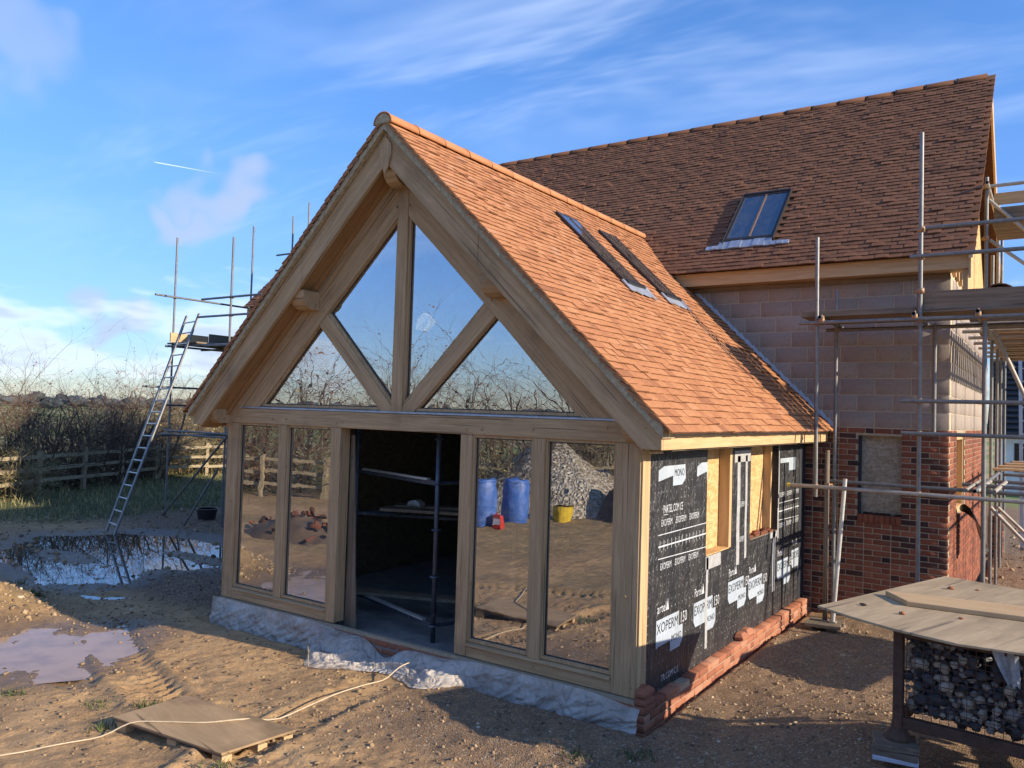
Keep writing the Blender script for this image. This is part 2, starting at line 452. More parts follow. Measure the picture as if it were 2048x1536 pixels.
def ground_mat():
    m, t, b = mat('ground', rough=0.9, spec=0.3)
    co = objco(t)
    zc = t.n('Attribute', {'attribute_type': 'GEOMETRY', 'attribute_name': 'zone'})
    z = t.n('SeparateColor', None, _0=zc.outputs['Color'])
    gr, gv, wet = z.outputs[0], z.outputs[1], z.outputs[2]
    nb = t.noise(co, 1.1, 5, 0.7, 0.8)
    nm = t.noise(co, 6.5, 6, 0.7)
    nf = t.noise(co, 42, 4, 0.65)
    vor = t.n('TexVoronoi', {'feature': 'F1'}, Vector=co, Scale=75.0)
    vcol = t.n('SeparateColor', None, _0=vor.outputs[1]).outputs[0]
    mud = t.mix(t.smooth(nb, 0.38, 0.60), (0.50, 0.315, 0.15), (0.36, 0.222, 0.107))
    mud = t.mix(t.math('MULTIPLY', t.smooth(nm, 0.42, 0.72), 0.65), mud, (0.235, 0.14, 0.07))
    mud = t.mix(t.math('MULTIPLY', t.smooth(nf, 0.5, 0.75), 0.40), mud, (0.54, 0.385, 0.22))
    mud = t.mix(t.math('MULTIPLY', t.smooth(nf, 0.46, 0.30), 0.5), mud, (0.155, 0.092, 0.05))
    grav = t.mix(vcol, (0.115, 0.072, 0.045), (0.29, 0.19, 0.115))
    grav = t.mix(t.smooth(vcol, 0.93, 0.97), grav, (0.42, 0.38, 0.31))
    c = t.mix(t.math('MULTIPLY', gv, t.smooth(nm, 0.30, 0.52, 0.55, 1.0)), mud, grav)
    gc = t.mix(nf, (0.045, 0.062, 0.018), (0.12, 0.12, 0.045))
    c = t.mix(t.math('MULTIPLY', gr, t.smooth(nm, 0.36, 0.5)), c, gc)
    px_ = t.n('SeparateXYZ', None, _0=co)
    far = t.smooth(t.vm('LENGTH', t.vm('ADD', co, (4.0, 0.0, 0.0))), 23.5, 27.0)
    fc = t.mix(t.smooth(t.noise(co, 0.05, 3), 0.42, 0.56), (0.40, 0.34, 0.17), (0.20, 0.25, 0.075))
    c = t.mix(far, c, fc)
    c = t.mix(t.math('MULTIPLY', wet, 0.62), c, (0.055, 0.038, 0.025))
    t.put(b.inputs['Base Color'], c)
    t.put(b.inputs['Roughness'], t.smooth(wet, 0.0, 1.0, 0.92, 0.38))
    h = t.math('ADD', t.math('MULTIPLY', nm, 1.0), t.math('ADD', t.math('MULTIPLY', nf, 0.45), t.math('MULTIPLY', t.math('MULTIPLY', vor.outputs[0], gv), -0.5)))
    bump(t, b, h, 0.75, 0.03)
    MT['ground'] = m
    m, t, b = mat('water_clear', (0.07, 0.052, 0.034), 0.015, spec=1.0)
    co = objco(t)
    bump(t, b, t.noise(co, 2.5, 2), 0.05, 0.01)
    MT['water_clear'] = m
    m, t, b = mat('water_mud', (0.33, 0.24, 0.15), 0.10, spec=0.22)
    co = objco(t)
    t.put(b.inputs['Base Color'], t.mix(t.smooth(t.noise(co, 3, 5), 0.4, 0.65), (0.40, 0.255, 0.14), (0.30, 0.19, 0.105)))
    bump(t, b, t.noise(co, 4, 2), 0.04, 0.01)
    MT['water_mud'] = m


ground_mat()


# ---------------------------------------------------------------- mesh helpers
class MB:
    def __init__(s):
        s.v, s.f = [], []

    def add(s, vs, fs):
        o = len(s.v)
        s.v += [tuple(q) for q in vs]
        s.f += [tuple(i + o for i in f) for f in fs]
        return s

    def hexa(s, p):
        return s.add(p, [(0, 3, 2, 1), (4, 5, 6, 7), (0, 1, 5, 4), (1, 2, 6, 5), (2, 3, 7, 6), (3, 0, 4, 7)])

    def box(s, x0, x1, y0, y1, z0, z1):
        return s.hexa([(x0, y0, z0), (x1, y0, z0), (x1, y1, z0), (x0, y1, z0), (x0, y0, z1), (x1, y0, z1), (x1, y1, z1), (x0, y1, z1)])

    def prism(s, poly, axis, a, b):
        n = len(poly)
        k = {'x': lambda p, d: (d, p[0], p[1]), 'y': lambda p, d: (p[0], d, p[1]), 'z': lambda p, d: (p[0], p[1], d)}[axis]
        return s.add([k(p, a) for p in poly] + [k(p, b) for p in poly],
                     [tuple(range(n)), tuple(range(2 * n - 1, n - 1, -1))] + [(i, i + n, (i + 1) % n + n, (i + 1) % n) for i in range(n)])

    def plank(s, p0, p1, wid, thk, up=(0, 0, 1)):
        """straight timber from p0 to p1; wid sideways, thk along up"""
        p0, p1 = Vector(p0), Vector(p1)
        d = (p1 - p0).normalized()
        sd = d.cross(Vector(up)).normalized() * wid / 2
        u = sd.normalized().cross(d) * thk / 2
        return s.hexa([p0 - sd - u, p0 + sd - u, p1 + sd - u, p1 - sd - u, p0 - sd + u, p0 + sd + u, p1 + sd + u, p1 - sd + u])

    def rings(s, pts, rad, n=8, cap=True):
        """tube through a list of points"""
        pts = [Vector(p) for p in pts]
        vs, fs = [], []
        m = len(pts)
        for i, p in enumerate(pts):
            d = (pts[min(i + 1, m - 1)] - pts[max(i - 1, 0)]).normalized()
            a = d.orthogonal().normalized() if i == 0 else (pa - d * pa.dot(d)).normalized()
            pa = a
            b = d.cross(a)
            r = rad[i] if isinstance(rad, (list, tuple)) else rad
            for k in range(n):
                t = 2 * math.pi * k / n
                vs.append(p + (a * math.cos(t) + b * math.sin(t)) * r)
        for i in range(m - 1):
            for k in range(n):
                k2 = (k + 1) % n
                fs.append((i * n + k, i * n + k2, (i + 1) * n + k2, (i + 1) * n + k))
        if cap:
            fs.append(tuple(range(n - 1, -1, -1)))
            fs.append(tuple((m - 1) * n + k for k in range(n)))
        return s.add(vs, fs)

    def tube(s, p0, p1, r0, r1=None, n=8, cap=True):
        return s.rings([p0, p1], [r0, r0 if r1 is None else r1], n, cap)

    def pipe(s, p0, p1, r=0.0242, n=12):
        """open-ended steel tube with a visible bore"""
        p0, p1 = Vector(p0), Vector(p1)
        d = (p1 - p0).normalized()
        ri = r * 0.8
        return s.rings([p0 + d * .12, p0, p0, p1, p1, p1 - d * .12], [ri, ri, r, r, ri, ri], n)

    def build(s, name, m, parent=None, bev=0.0, smooth=False, seg=1, local=False):
        me = bpy.data.meshes.new(name)
        me.from_pydata(s.v, [], s.f)
        bm = bmesh.new()
        bm.from_mesh(me)
        bmesh.ops.recalc_face_normals(bm, faces=bm.faces)
        if bev:
            es = [e for e in bm.edges if len(e.link_faces) == 2 and e.calc_face_angle() > 0.5]
            bmesh.ops.bevel(bm, geom=es, offset=bev, segments=seg, affect='EDGES', profile=0.6, clamp_overlap=True)
        bm.to_mesh(me)
        bm.free()
        if smooth:
            me.polygons.foreach_set('use_smooth', [True] * len(me.polygons))
        me.materials.append(MT[m] if isinstance(m, str) else m)
        return put(name, me, parent, local)


def put(name, me, parent=None, local=False, mx=None, tint=None):
    o = bpy.data.objects.new(name, me)
    COL.objects.link(o)
    if parent is not None:
        o.parent = parent
        if not local and parent.parent is None:
            o.matrix_parent_inverse = parent.matrix_basis.inverted()
    if mx is not None:
        o.matrix_basis = mx
    if tint is not None:
        o['tint'] = float(tint)
    return o


def thing(name, label, cat, loc=(0, 0, 0), group=None, rz=0.0):
    o = bpy.data.objects.new(name, None)
    COL.objects.link(o)
    o.empty_display_size = 0.2
    o.matrix_basis = Matrix.Translation(loc) @ Matrix.Rotation(rz, 4, 'Z')
    return tag(o, label, cat, group)


def tag(o, label, cat, group=None):
    o['label'] = label
    o['category'] = cat
    if group:
        o['group'] = group
    return o


def struct(o):
    o['kind'] = 'structure'
    return o


def copy_tree(o, parent=None):
    c = o.copy()
    COL.objects.link(c)
    if parent is not None:
        c.parent = parent
    for ch in [q for q in bpy.data.objects if q.parent == o]:
        copy_tree(ch, c)
    return c


def mesh_np(name, V, F, m, tint=None, smooth=False, edge=None):
    """fast mesh from numpy arrays; F is (n,3) or (n,4)"""
    me = bpy.data.meshes.new(name)
    k = F.shape[1]
    me.vertices.add(len(V))
    me.vertices.foreach_set('co', np.asarray(V, dtype=np.float32).ravel())
    me.loops.add(F.size)
    me.loops.foreach_set('vertex_index', F.ravel().astype(np.int32))
    me.polygons.add(len(F))
    me.polygons.foreach_set('loop_start', np.arange(0, F.size, k, dtype=np.int32))
    if smooth:
        me.polygons.foreach_set('use_smooth', np.ones(len(F), dtype=bool))
    if tint is not None:
        a = me.attributes.new('tint', 'FLOAT', 'FACE')
        a.data.foreach_set('value', np.asarray(tint, dtype=np.float32))
    if edge is not None:
        a = me.attributes.new('edge', 'FLOAT', 'FACE')
        a.data.foreach_set('value', np.asarray(edge, dtype=np.float32))
    me.update(calc_edges=True)
    me.validate()
    me.materials.append(MT[m])
    return me


def template(mb):
    """triangulated vertex/face arrays of an MB"""
    F = []
    for f in mb.f:
        for i in range(1, len(f) - 1):
            F.append((f[0], f[i], f[i + 1]))
    return np.array(mb.v, dtype=np.float64), np.array(F, dtype=np.int64)


def joined(name, temps, items, m, parent=None, smooth=False, edges=None):
    """many small pieces as one stuff part; items = [(template index, Matrix, tint)]"""
    Vs, Fs, T, E_ = [], [], [], []
    off = 0
    for ti, mx, tn in items:
        v, f = temps[ti]
        M_ = np.array(mx)
        Vs.append(v @ M_[:3, :3].T + M_[:3, 3])
        Fs.append(f + off)
        T.append(np.full(len(f), tn))
        if edges is not None:
            E_.append(edges[ti])
        off += len(v)
    me = mesh_np(name, np.concatenate(Vs), np.concatenate(Fs), m, np.concatenate(T), smooth, np.concatenate(E_) if E_ else None)
    o = put(name, me, parent)
    o['kind'] = 'stuff'
    return o


def frame(o, e1, e2, e3):
    return Matrix(((e1[0], e2[0], e3[0], o[0]), (e1[1], e2[1], e3[1], o[1]), (e1[2], e2[2], e3[2], o[2]), (0, 0, 0, 1)))


_TX = {}


def text_geo(body, size):
    if (body, size) in _TX:
        return _TX[(body, size)]
    cu = bpy.data.curves.new('txt', 'FONT')
    cu.body = body
    cu.size = size
    cu.resolution_u = 2
    o = bpy.data.objects.new('txt', cu)
    COL.objects.link(o)
    dg = bpy.context.evaluated_depsgraph_get()
    e = o.evaluated_get(dg)
    me = e.to_mesh()
    v = [tuple(q.co) for q in me.vertices]
    f = [tuple(q.vertices) for q in me.polygons]
    e.to_mesh_clear()
    bpy.data.objects.remove(o)
    _TX[(body, size)] = (v, f)
    return v, f


# value noise for terrain
_T = nr.rand(256, 256)


def vn(x, y, s):
    x = np.asarray(x) * s + 1000.0
    y = np.asarray(y) * s + 1000.0
    xi, yi = np.floor(x).astype(int), np.floor(y).astype(int)
    fx, fy = x - xi, y - yi
    fx, fy = fx * fx * (3 - 2 * fx), fy * fy * (3 - 2 * fy)
    a, b = _T[xi % 256, yi % 256], _T[(xi + 1) % 256, yi % 256]
    c, d = _T[xi % 256, (yi + 1) % 256], _T[(xi + 1) % 256, (yi + 1) % 256]
    return (a * (1 - fx) + b * fx) * (1 - fy) + (c * (1 - fx) + d * fx) * fy - 0.5


def fbm(x, y, s, o=4, g=0.5):
    r, a = 0, 1.0
    for i in range(o):
        r = r + a * vn(x + 13.7 * i, y - 7.3 * i, s)
        a *= g
        s *= 2.07
    return r


def sst(v, a, b):
    t = np.clip((np.asarray(v, dtype=float) - a) / (b - a), 0, 1)
    return t * t * (3 - 2 * t)


def pdist(x, y, poly):
    """signed distance to polygon, positive inside"""
    x, y = np.asarray(x, dtype=float), np.asarray(y, dtype=float)
    ins = np.zeros(x.shape, bool)
    dm = np.full(x.shape, 1e9)
    n = len(poly)
    for i in range(n):
        (x0, y0), (x1, y1) = poly[i], poly[(i + 1) % n]
        c = ((y0 > y) != (y1 > y)) & (x < (x1 - x0) * (y - y0) / ((y1 - y0) if y1 != y0 else 1e-9) + x0)
        ins ^= c
        dx, dy = x1 - x0, y1 - y0
        t = np.clip(((x - x0) * dx + (y - y0) * dy) / (dx * dx + dy * dy), 0, 1)
        dm = np.minimum(dm, np.hypot(x - x0 - t * dx, y - y0 - t * dy))
    return np.where(ins, dm, -dm)


# ---------------------------------------------------------------- ground
PUD1 = [(-12.6, 0.2), (-13.9, 1.6), (-13.0, 3.2), (-10.9, 3.75), (-9.2, 3.4), (-8.2, 2.1), (-9.0, 1.15), (-8.5, 0.35), (-8.7, -0.25), (-9.5, -0.4), (-11.2, -0.15)]
PUD2 = [(-7.4, -1.9), (-6.7, -1.25), (-6.3, -0.88), (-5.75, -1.0), (-5.3, -1.65), (-5.1, -2.1), (-5.3, -2.4), (-5.9, -2.75), (-6.9, -2.9), (-7.6, -2.5)]
PUD3 = [(-8.3, -0.35), (-7.9, 0.1), (-7.55, -0.02), (-7.95, -0.42)]
ISL = [((-11.3, 0.85), 0.75), ((-9.3, 2.35), 0.55), ((-10.2, 2.3), 0.35)]
WL1, WL2 = -0.345, -0.325


def base_z(x, y):
    z = -0.3 + 0.1 * sst(x, -5.5, -0.5) + 0.40 * sst(x, 0.25, 2.1) * (1 - sst(y, -0.3, 2.6))
    r = np.hypot(x - 3.2, y + 6.6)
    z = z + 0.75 * (1 - sst(r, 0.8, 5.0)) * sst(x, -2.0, 2.0)
    return z


def gz(x, y, fine=True):
    x, y = np.asarray(x, dtype=float), np.asarray(y, dtype=float)
    z = base_z(x, y)
    near = 1 - sst(np.hypot(x + 2, y), 25, 60)
    z = z + 0.05 * fbm(x, y, 0.35, 3) * near
    z = z + 0.9 * fbm(x, y, 0.02, 3) * sst(np.hypot(x + 2, y), 30, 160)
    # low flinty mound at the left
    z = z + 0.38 * np.exp(-(((x + 8.35) / 0.75) ** 2 + ((y + 1.75) / 0.62) ** 2)) * (1 + 0.5 * fbm(x, y, 2.5, 3))
    # spoil banks behind the viewer
    z = z + 0.5 * sst(np.hypot(x + 3, y + 18), 9, 2)
    for p_, w_, wl in ((PUD1, 0.6, WL1), (PUD2, 0.75, WL2), (PUD3, 0.2, WL1)):
        d = pdist(x, y, p_) + 0.34 * fbm(x, y, 1.3, 5, .6)
        k = sst(d, -0.35, w_)
        z = z * (1 - k) + (wl - (0.016 if p_ is PUD2 else 0.03)) * k
    for (cx, cy), r in ISL:
        z = z + 0.075 * np.exp(-(((x - cx) / r) ** 2 + ((y - cy) / (r * .5)) ** 2)) * (1 + fbm(x, y, 3, 3))
    if fine:
        q = 1 - sst(np.hypot(x + 2, y + 1), 10, 22)
        z = z + q * (0.028 * fbm(x, y, 2.6, 4, 0.6) + 0.030 * np.abs(fbm(x, y, 11, 3, .6)) * sst(vn(x, y, .9), -.2, .35))
        # ruts pressed by tracks, running past the puddles
        t = (x + 5) * 0.25 + (y + 2.2)
        z = z - q * 0.028 * np.exp(-(t / 0.22) ** 2) * sst(x, -9, -5) * (1 + fbm(x, y, 4, 2))
        # tyre tracks with lug marks
        for (ax_, ay_, dx_, dy_) in ((-6.2, -1.15, .955, -.297), (-6.6, -2.75, .955, -.297), (-2.4, -.95, .25, -.968)):
            sal = (x - ax_) * dx_ + (y - ay_) * dy_
            off_ = -(x - ax_) * dy_ + (y - ay_) * dx_ + .12 * np.sin(sal * .8)
            inn = sst(np.abs(off_), .24, .16) * sst(sal, -.6, .3) * sst(sal, 5.2, 4.2)
            lug = sst(np.sin(sal * 42 + np.abs(off_) * 22), -.1, .5)
            z = z + q * inn * (.016 * lug - .028) * (1 + 1.2 * fbm(x, y, 1.7, 2))
            z = z + q * .018 * np.exp(-((np.abs(off_) - .29) / .05) ** 2) * sst(sal, -.6, .3) * sst(sal, 5.2, 4.2) * (1 + fbm(x, y, 5, 2))
    # keep clear of the slab and the plinths
    ins = sst(np.minimum(np.minimum(x + 5.9, 0.14 - x), np.minimum(y + 0.16, 5.6 - y)), -0.05, 0.1)
    z = z * (1 - ins) + (-0.36) * ins
    ins = sst(np.minimum(np.minimum(x + 12.2, 1.92 - x), np.minimum(y - 5.25, 12.4 - y)), -0.05, 0.1)
    z = z * (1 - ins) + (-0.36) * ins
    return z


def axis(lo, hi, fine0, fine1, step, far):
    a = list(np.arange(fine0, fine1, step))
    s, x = step, fine1
    while x < hi:
        a.append(x)
        s = min(s * 1.09, far)
        x += s
    a.append(hi)
    s, x, b = step, fine0, []
    while x > lo:
        s = min(s * 1.09, far)
        x -= s
        b.append(max(x, lo))
    return np.array(sorted(set(b + a)))


gx = axis(-900, 900, -7.6, 2.6, 0.025, 60)
gy = axis(-900, 900, -3.6, 4.2, 0.03, 60)
GX, GY = np.meshgrid(gx, gy, indexing='ij')
GZ = gz(GX, GY)
V = np.stack([GX.ravel(), GY.ravel(), GZ.ravel()], 1)
nx, ny = len(gx), len(gy)
I = (np.arange(nx - 1)[:, None] * ny + np.arange(ny - 1)[None, :]).ravel()
F = np.stack([I, I + ny, I + ny + 1, I + 1], 1)
gm = mesh_np('ground', V, F, 'ground', None, True)


def zones(x, y):
    d1 = np.maximum(pdist(x, y, PUD1), pdist(x, y, PUD2))
    wet = sst(d1, -0.75, 0.0) * 0.95
    grass = np.clip(sst(x, -14.3, -15.6) * sst(y, 0.5, 3.5) + sst(x, -15.5, -18.5) + sst(y, 7.5, 9.5) * sst(x, -12.5, -13.5), 0, 1)
    grass = np.maximum(grass, sst(np.hypot(x + 3, y), 24, 34))
    grass = np.maximum(grass, 0.55 * np.exp(-(((x + 8.6) / 1.0) ** 2 + ((y + 1.3) / .8) ** 2)))
    grass = np.maximum(grass, 0.35 * sst(y, -3.2, -4.4) * sst(vn(x, y, .7), -.1, .25))
    gravel = np.clip(sst(x, -9.8, -8.2) * sst(x, -5.2, -6.2) * sst(y, -0.25, 0.5) + sst(x, -16, -13) * 0 + sst(y, 2.6, 4) * sst(x, -6, -8), 0, 1)
    gravel = np.maximum(gravel, 0.85 * sst(x, -2.7, -1.6) * sst(y, -2.1, -1.2) * sst(y, 0.2, -0.1))
    gravel = np.maximum(gravel, 0.8 * sst(x, 0.0, 0.3) * sst(y, -0.8, 0.0))
    return grass, gravel, wet


zn = zones(V[:, 0], V[:, 1])
zc_ = gm.attributes.new('zone', 'FLOAT_COLOR', 'POINT')
zc_.data.foreach_set('color', np.stack([zn[0], zn[1], zn[2], np.ones(len(V))], 1).astype(np.float32).ravel())
struct(put('ground', gm))


def water(name, poly, z, m, grow):
    cx = sum(p[0] for p in poly) / len(poly)
    cy = sum(p[1] for p in poly) / len(poly)
    vs = [(cx + (x - cx) * grow, cy + (y - cy) * grow, z) for x, y in poly]
    me = bpy.data.meshes.new(name)
    me.from_pydata(vs, [], [tuple(range(len(vs)))])
    me.materials.append(MT[m])
    struct(put(name, me))


water('puddle', PUD1, WL1, 'water_clear', 1.12)
water('puddle', PUD2, WL2, 'water_mud', 1.2)
water('puddle', PUD3, WL1, 'water_clear', 1.2)


def zg(x, y):
    return float(gz(np.array([x]), np.array([y]))[0])


# ---------------------------------------------------------------- pieces: tiles, bricks, blocks
def tile_mb(seed):
    r = random.Random(seed)
    mb = MB()
    nxs, nys = 2, 3
    cam_ = 0.004 + 0.003 * r.random()
    sk = (r.random() - .5) * 0.004
    top = []
    for j in range(nys + 1):
        for i in range(nxs + 1):
            x = -0.0805 + 0.161 * i / nxs
            y = 0.265 * j / nys + (r.random() - .5) * (0.003 if j == 0 else 0)
            z = 0.017 + cam_ * (1 - ((y - .13) / .13) ** 2) + (0.0015 if i == 1 else 0) + sk * (i - 1)
            top.append((x, y, z))
    w_ = nxs + 1
    fs = [(j * w_ + i, j * w_ + i + 1, (j + 1) * w_ + i + 1, (j + 1) * w_ + i) for j in range(nys) for i in range(nxs)]
    mb.add(top, fs)
    low = [(p[0], p[1], p[2] - 0.0165) for p in top]
    n = len(top)
    vs = top + low
    fs = [(i + 1, i, n + i, n + i + 1) for i in range(nxs)]
    for j in range(nys):
        a, b = j * w_, (j + 1) * w_
        fs.append((a, b, n + b, n + a))
        a, b = j * w_ + nxs, (j + 1) * w_ + nxs
        fs.append((b, a, n + a, n + b))
    mb.add(vs, fs)
    return mb


TILES = [tile_mb(s) for s in range(6)]
TT = [template(q) for q in TILES]
TE = [np.array([0.0] * 12 + [1.0] * 4 + [0.0] * (len(f) - 16)) for _, f in TT]   # darker tail edge


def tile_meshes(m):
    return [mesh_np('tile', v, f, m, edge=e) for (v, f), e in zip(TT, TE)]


def tile_tint(r, u, s, old):
    t = 0.5 + (0.15 if old else 0.19) * r.gauss(0, 1)
    if r.random() < 0.06:
        t -= 0.35
    t += (0.12 if old else 0.22) * float(vn(u, s, 0.9))
    return min(1, max(0, t))


def lay_tiles(origin, e1, e2, n, rows, spans, holes, r, old, gauge=0.0925, wid=0.165, flip=False):
    """rows = number of courses; spans(k) -> (u0,u1) along the eave; returns [(template, Matrix, tint)]"""
    out = []
    e1, e2, n = Vector(e1), Vector(e2), Vector(n)
    for k in range(rows):
        s = k * gauge
        for (u0, u1) in spans(s):
            cnt = int(math.ceil((u1 - u0) / wid)) + 1
            half = 1.5 if k % 2 else 1.0
            cells = [(u0 + wid * half / 2, half)] + [(u0 + wid * half + wid * (j + .5), 1.0) for j in range(cnt)]
            if flip:
                cells = [(u0 + u1 - a, b) for a, b in cells]
            for u, wsc in cells:
                if u < u0 + .04 or u > u1 - .04:
                    continue
                if any(a0 < u < a1 and b0 - .05 < s < b1 for a0, a1, b0, b1 in holes):
                    continue
                tail = s + (r.random() - .5) * 0.006
                lift = 0.044 + (r.random() - .3) * 0.010 + (0.008 if r.random() < .08 else 0)
                ang = -math.atan2(lift - 0.002, 0.265)
                d2 = (e2 * math.cos(ang) + n * math.sin(ang)).normalized()
                yaw = (r.random() - .5) * 0.02
                d1 = (e1 + e2 * yaw).normalized()
                d2 = (d2 - d1 * d2.dot(d1)).normalized()
                d3 = d1.cross(d2)
                rl = (r.random() - .5) * 0.03
                d1, d3 = d1 * math.cos(rl) + d3 * math.sin(rl), d3 * math.cos(rl) - d1 * math.sin(rl)
                p = Vector(origin) + e1 * u + e2 * tail + n * lift
                out.append((r.randrange(len(TT)), frame(p, d1 * wsc, d2, d3), tile_tint(r, u, s, old)))
    return out


CAMD = Vector((-0.56499, 0.82435, 0.0351))


def proj_uv(p):
    d = Vector(p) - CAM
    f = d.dot(CAMD)
    return (1024 + 1593 * d.dot(Vector(_r)) / f, 768 - 1593 * d.dot(Vector(_u)) / f, f)


def in_frame(p, m=20):
    u, v, f = proj_uv(p)
    return f > 0 and -m < u < 2048 + m and -m < v < 1536 + m


def split_pieces(items, limit, vis=lambda p: True):
    a = [q for q in items if in_frame(q[1].translation) and vis(q[1].translation)]
    a.sort(key=lambda q: (q[1].translation - CAM).length)
    near = a[:limit]
    ids = set(id(q) for q in near)
    return near, [q for q in items if id(q) not in ids]


def put_pieces(name, meshes, temps, items, limit, m, parent, vis=lambda p: True, smooth=False):
    near, rest = split_pieces(items, limit, vis)
    for ti, mx, tn in near:
        put(name, meshes[ti], parent, mx=mx, tint=tn)
    if rest:
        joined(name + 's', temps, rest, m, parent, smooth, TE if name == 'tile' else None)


def brick_mb(seed, L, H, D, soft=0.004, hole=False):
    r = random.Random(seed)
    mb = MB()
    j = lambda: (r.random() - .5) * soft
    x0, x1, y0, y1, z0, z1 = -L / 2, L / 2, 0, D, 0, H
    c = 0.005
    ring = []
    for yy, ins in ((0, c), (c, 0), (D, 0)):
        ring.append([(x0 + ins + j(), y0 + yy, z0 + ins + j()), (x1 - ins + j(), y0 + yy, z0 + ins + j()), (x1 - ins + j(), y0 + yy, z1 - ins + j()), (x0 + ins + j(), y0 + yy, z1 - ins + j())])
    vs = [q for rr in ring for q in rr]
    fs = [(0, 1, 2, 3)]
    for k in (0, 4):
        fs += [(k + 1, k, k + 4, k + 5), (k + 2, k + 1, k + 5, k + 6), (k + 3, k + 2, k + 6, k + 7), (k, k + 3, k + 7, k + 4)]
    mb.add(vs, fs)
    if hole:   # three perforations on the bed face
        for hx in (-L / 3.2, 0, L / 3.2):
            pass
    return mb


# ---------------------------------------------------------------- garden room
GL = -5.7247          # left end of the oak frame; right end x = 0
CX = GL / 2           # ridge line
HB = 2.178            # underside of tie beam
PT = 0.9643           # roof slope (rise per run)
TH = math.atan(PT)
GR = thing('oak_garden_room', 'oak framed garden room with glazed gable and orange clay tile roof', 'extension', (CX, 0, -0.05))


def part(mb, name, m, bev=0.006, parent=GR, **k):
    return mb.build(name, m, parent, bev=bev, **k)


def mx_(poly):
    return [(2 * CX - a, b) for a, b in poly][::-1]


# frame, front plane y = 0
for nm, x0, x1, d in (('post', GL, GL + .205, .2), ('post', -3.843, -3.696, .16), ('post', -1.985, -1.838, .16), ('post', -.246, 0, .2)):
    part(MB().box(x0, x1, 0, d, -.004 if d == .2 else -.0, HB), nm, 'oak_z', .008)
for x0, x1 in ((-4.742, -4.612), (-1.119, -.985)):
    part(MB().box(x0, x1, .003, .14, .128, HB), 'mullion', 'oak_z')
for x0, x1 in ((GL + .205, -3.843), (-1.838, -.246)):
    part(MB().box(x0, x1, .004, .16, -.002, .128), 'sill_rail', 'oak_x')
    part(MB().prism([(-.02, .125), (.11, .158), (.11, .128), (-.02, .108)], 'x', x0 + .001, x1 - .001), 'drip_sill', 'oak_x', .003)
TB = part(MB().box(GL - .0, 0, -.004, .2, HB + .001, 2.366), 'tie_beam', 'oak_x', .008)
part(MB().prism([(-.012, 2.367), (-.012, 2.382), (.07, 2.405), (.07, 2.367)], 'x', GL + .24, -.24), 'lead_flashing', 'lead', 0)
rafL = [(GL + .24, 2.367), (-5.15, 2.367), (CX - .0755, 2.367 + .957 * (5.15 + CX - .0755)), (CX - .0755, 2.367 + .957 * (5.49 + CX - .0755)), (-5.49, 2.367)]
part(MB().prism(rafL, 'y', 0, .19), 'principal_rafter', 'oak_l')
part(MB().prism(mx_(rafL), 'y', 0, .19), 'principal_rafter', 'oak_r')
part(MB().prism([(CX - .075, 2.367), (CX + .075, 2.367), (CX + .075, 4.80), (CX, 4.875), (CX - .075, 4.80)], 'y', -.006, .19), 'king_post', 'oak_z')
brL = [(-3.085, 2.367), (CX - .0755, 2.367), (CX - .0755, 2.437), (-3.99, 3.478), (-4.12, 3.352)]
part(MB().prism(brL, 'y', .004, .17), 'gable_brace', 'oak_r')
part(MB().prism(mx_(brL), 'y', .004, .17), 'gable_brace', 'oak_l')
# oak pegs
for x, z in ((-4.86, 2.24), (-4.62, 2.25), (-3.76, 2.23), (-1.91, 2.23), (-1.72, 2.24), (-1.12, 2.26), (-.34, 2.30), (-.12, 2.29), (CX - .09, 4.60), (CX + .09, 4.60), (-4.05, 3.52), (-1.66, 3.52), (-.12, .85), (-.06, .09), (-5.6, 1.2), (-1.05, .06)):
    part(MB().tube((x, -.016, z), (x, .03, z), .013, n=8), 'peg', 'oak_y', 0)


def inset(poly, d):
    n = len(poly)
    cx = sum(p[0] for p in poly) / n
    cz = sum(p[1] for p in poly) / n
    out = []
    for i in range(n):
        p0, p1, p2 = Vector(poly[i - 1]), Vector(poly[i]), Vector(poly[(i + 1) % n])
        a, b = (p1 - p0).normalized(), (p2 - p1).normalized()
        na, nb = Vector((-a.y, a.x)), Vector((-b.y, b.x))
        if na.dot(Vector((cx, cz)) - p1) < 0:
            na, nb = -na, -nb
        k = (na + nb) / (1 + na.dot(nb))
        out.append(tuple(p1 + k * d))
    return out


# glazing: bead frame, dark spacer and pane for each opening
openings = [
    [(GL + .205, .15), (-4.742, .15), (-4.742, HB), (GL + .205, HB)],
    [(-4.612, .15), (-3.843, .15), (-3.843, HB), (-4.612, HB)],
    [(-1.838, .15), (-1.119, .15), (-1.119, HB), (-1.838, HB)],
    [(-.985, .15), (-.246, .15), (-.246, HB), (-.985, HB)],
    [(-5.10, 2.40), (-3.10, 2.40), (-4.125, 3.38)],
    [(CX - .075, 2.445), (CX - .075, 4.50), (-4.005, 3.50)],
]
openings += [mx_(o) for o in openings[4:]]
for op in openings:
    for nm, d0, d1, y0, y1, m in (('glazing_bead', -.004, .024, .020, .052, 'oak_z'), ('spacer_bar', .018, .034, .0525, .085, 'spacer')):
        a, b = inset(op, d0), inset(op, d1)
        mb = MB()
        n = len(op)
        for i in range(n):
            j = (i + 1) % n
            q = [a[i], a[j], b[j], b[i]]
            mb.hexa([(p[0], y0, p[1]) for p in q] + [(p[0], y1, p[1]) for p in q])
        part(mb, nm, m, 0)
    part(MB().prism(inset(op, .012), 'y', .058, .082), 'glass_pane', 'glass', 0)

# barge boards, apex shield, soffits
OX, OY = 0.312, -0.292


def bz(x):
    return 2.2665 + PT * (OX - abs(x - CX) - CX) if False else 5.327 - PT * abs(x - CX)


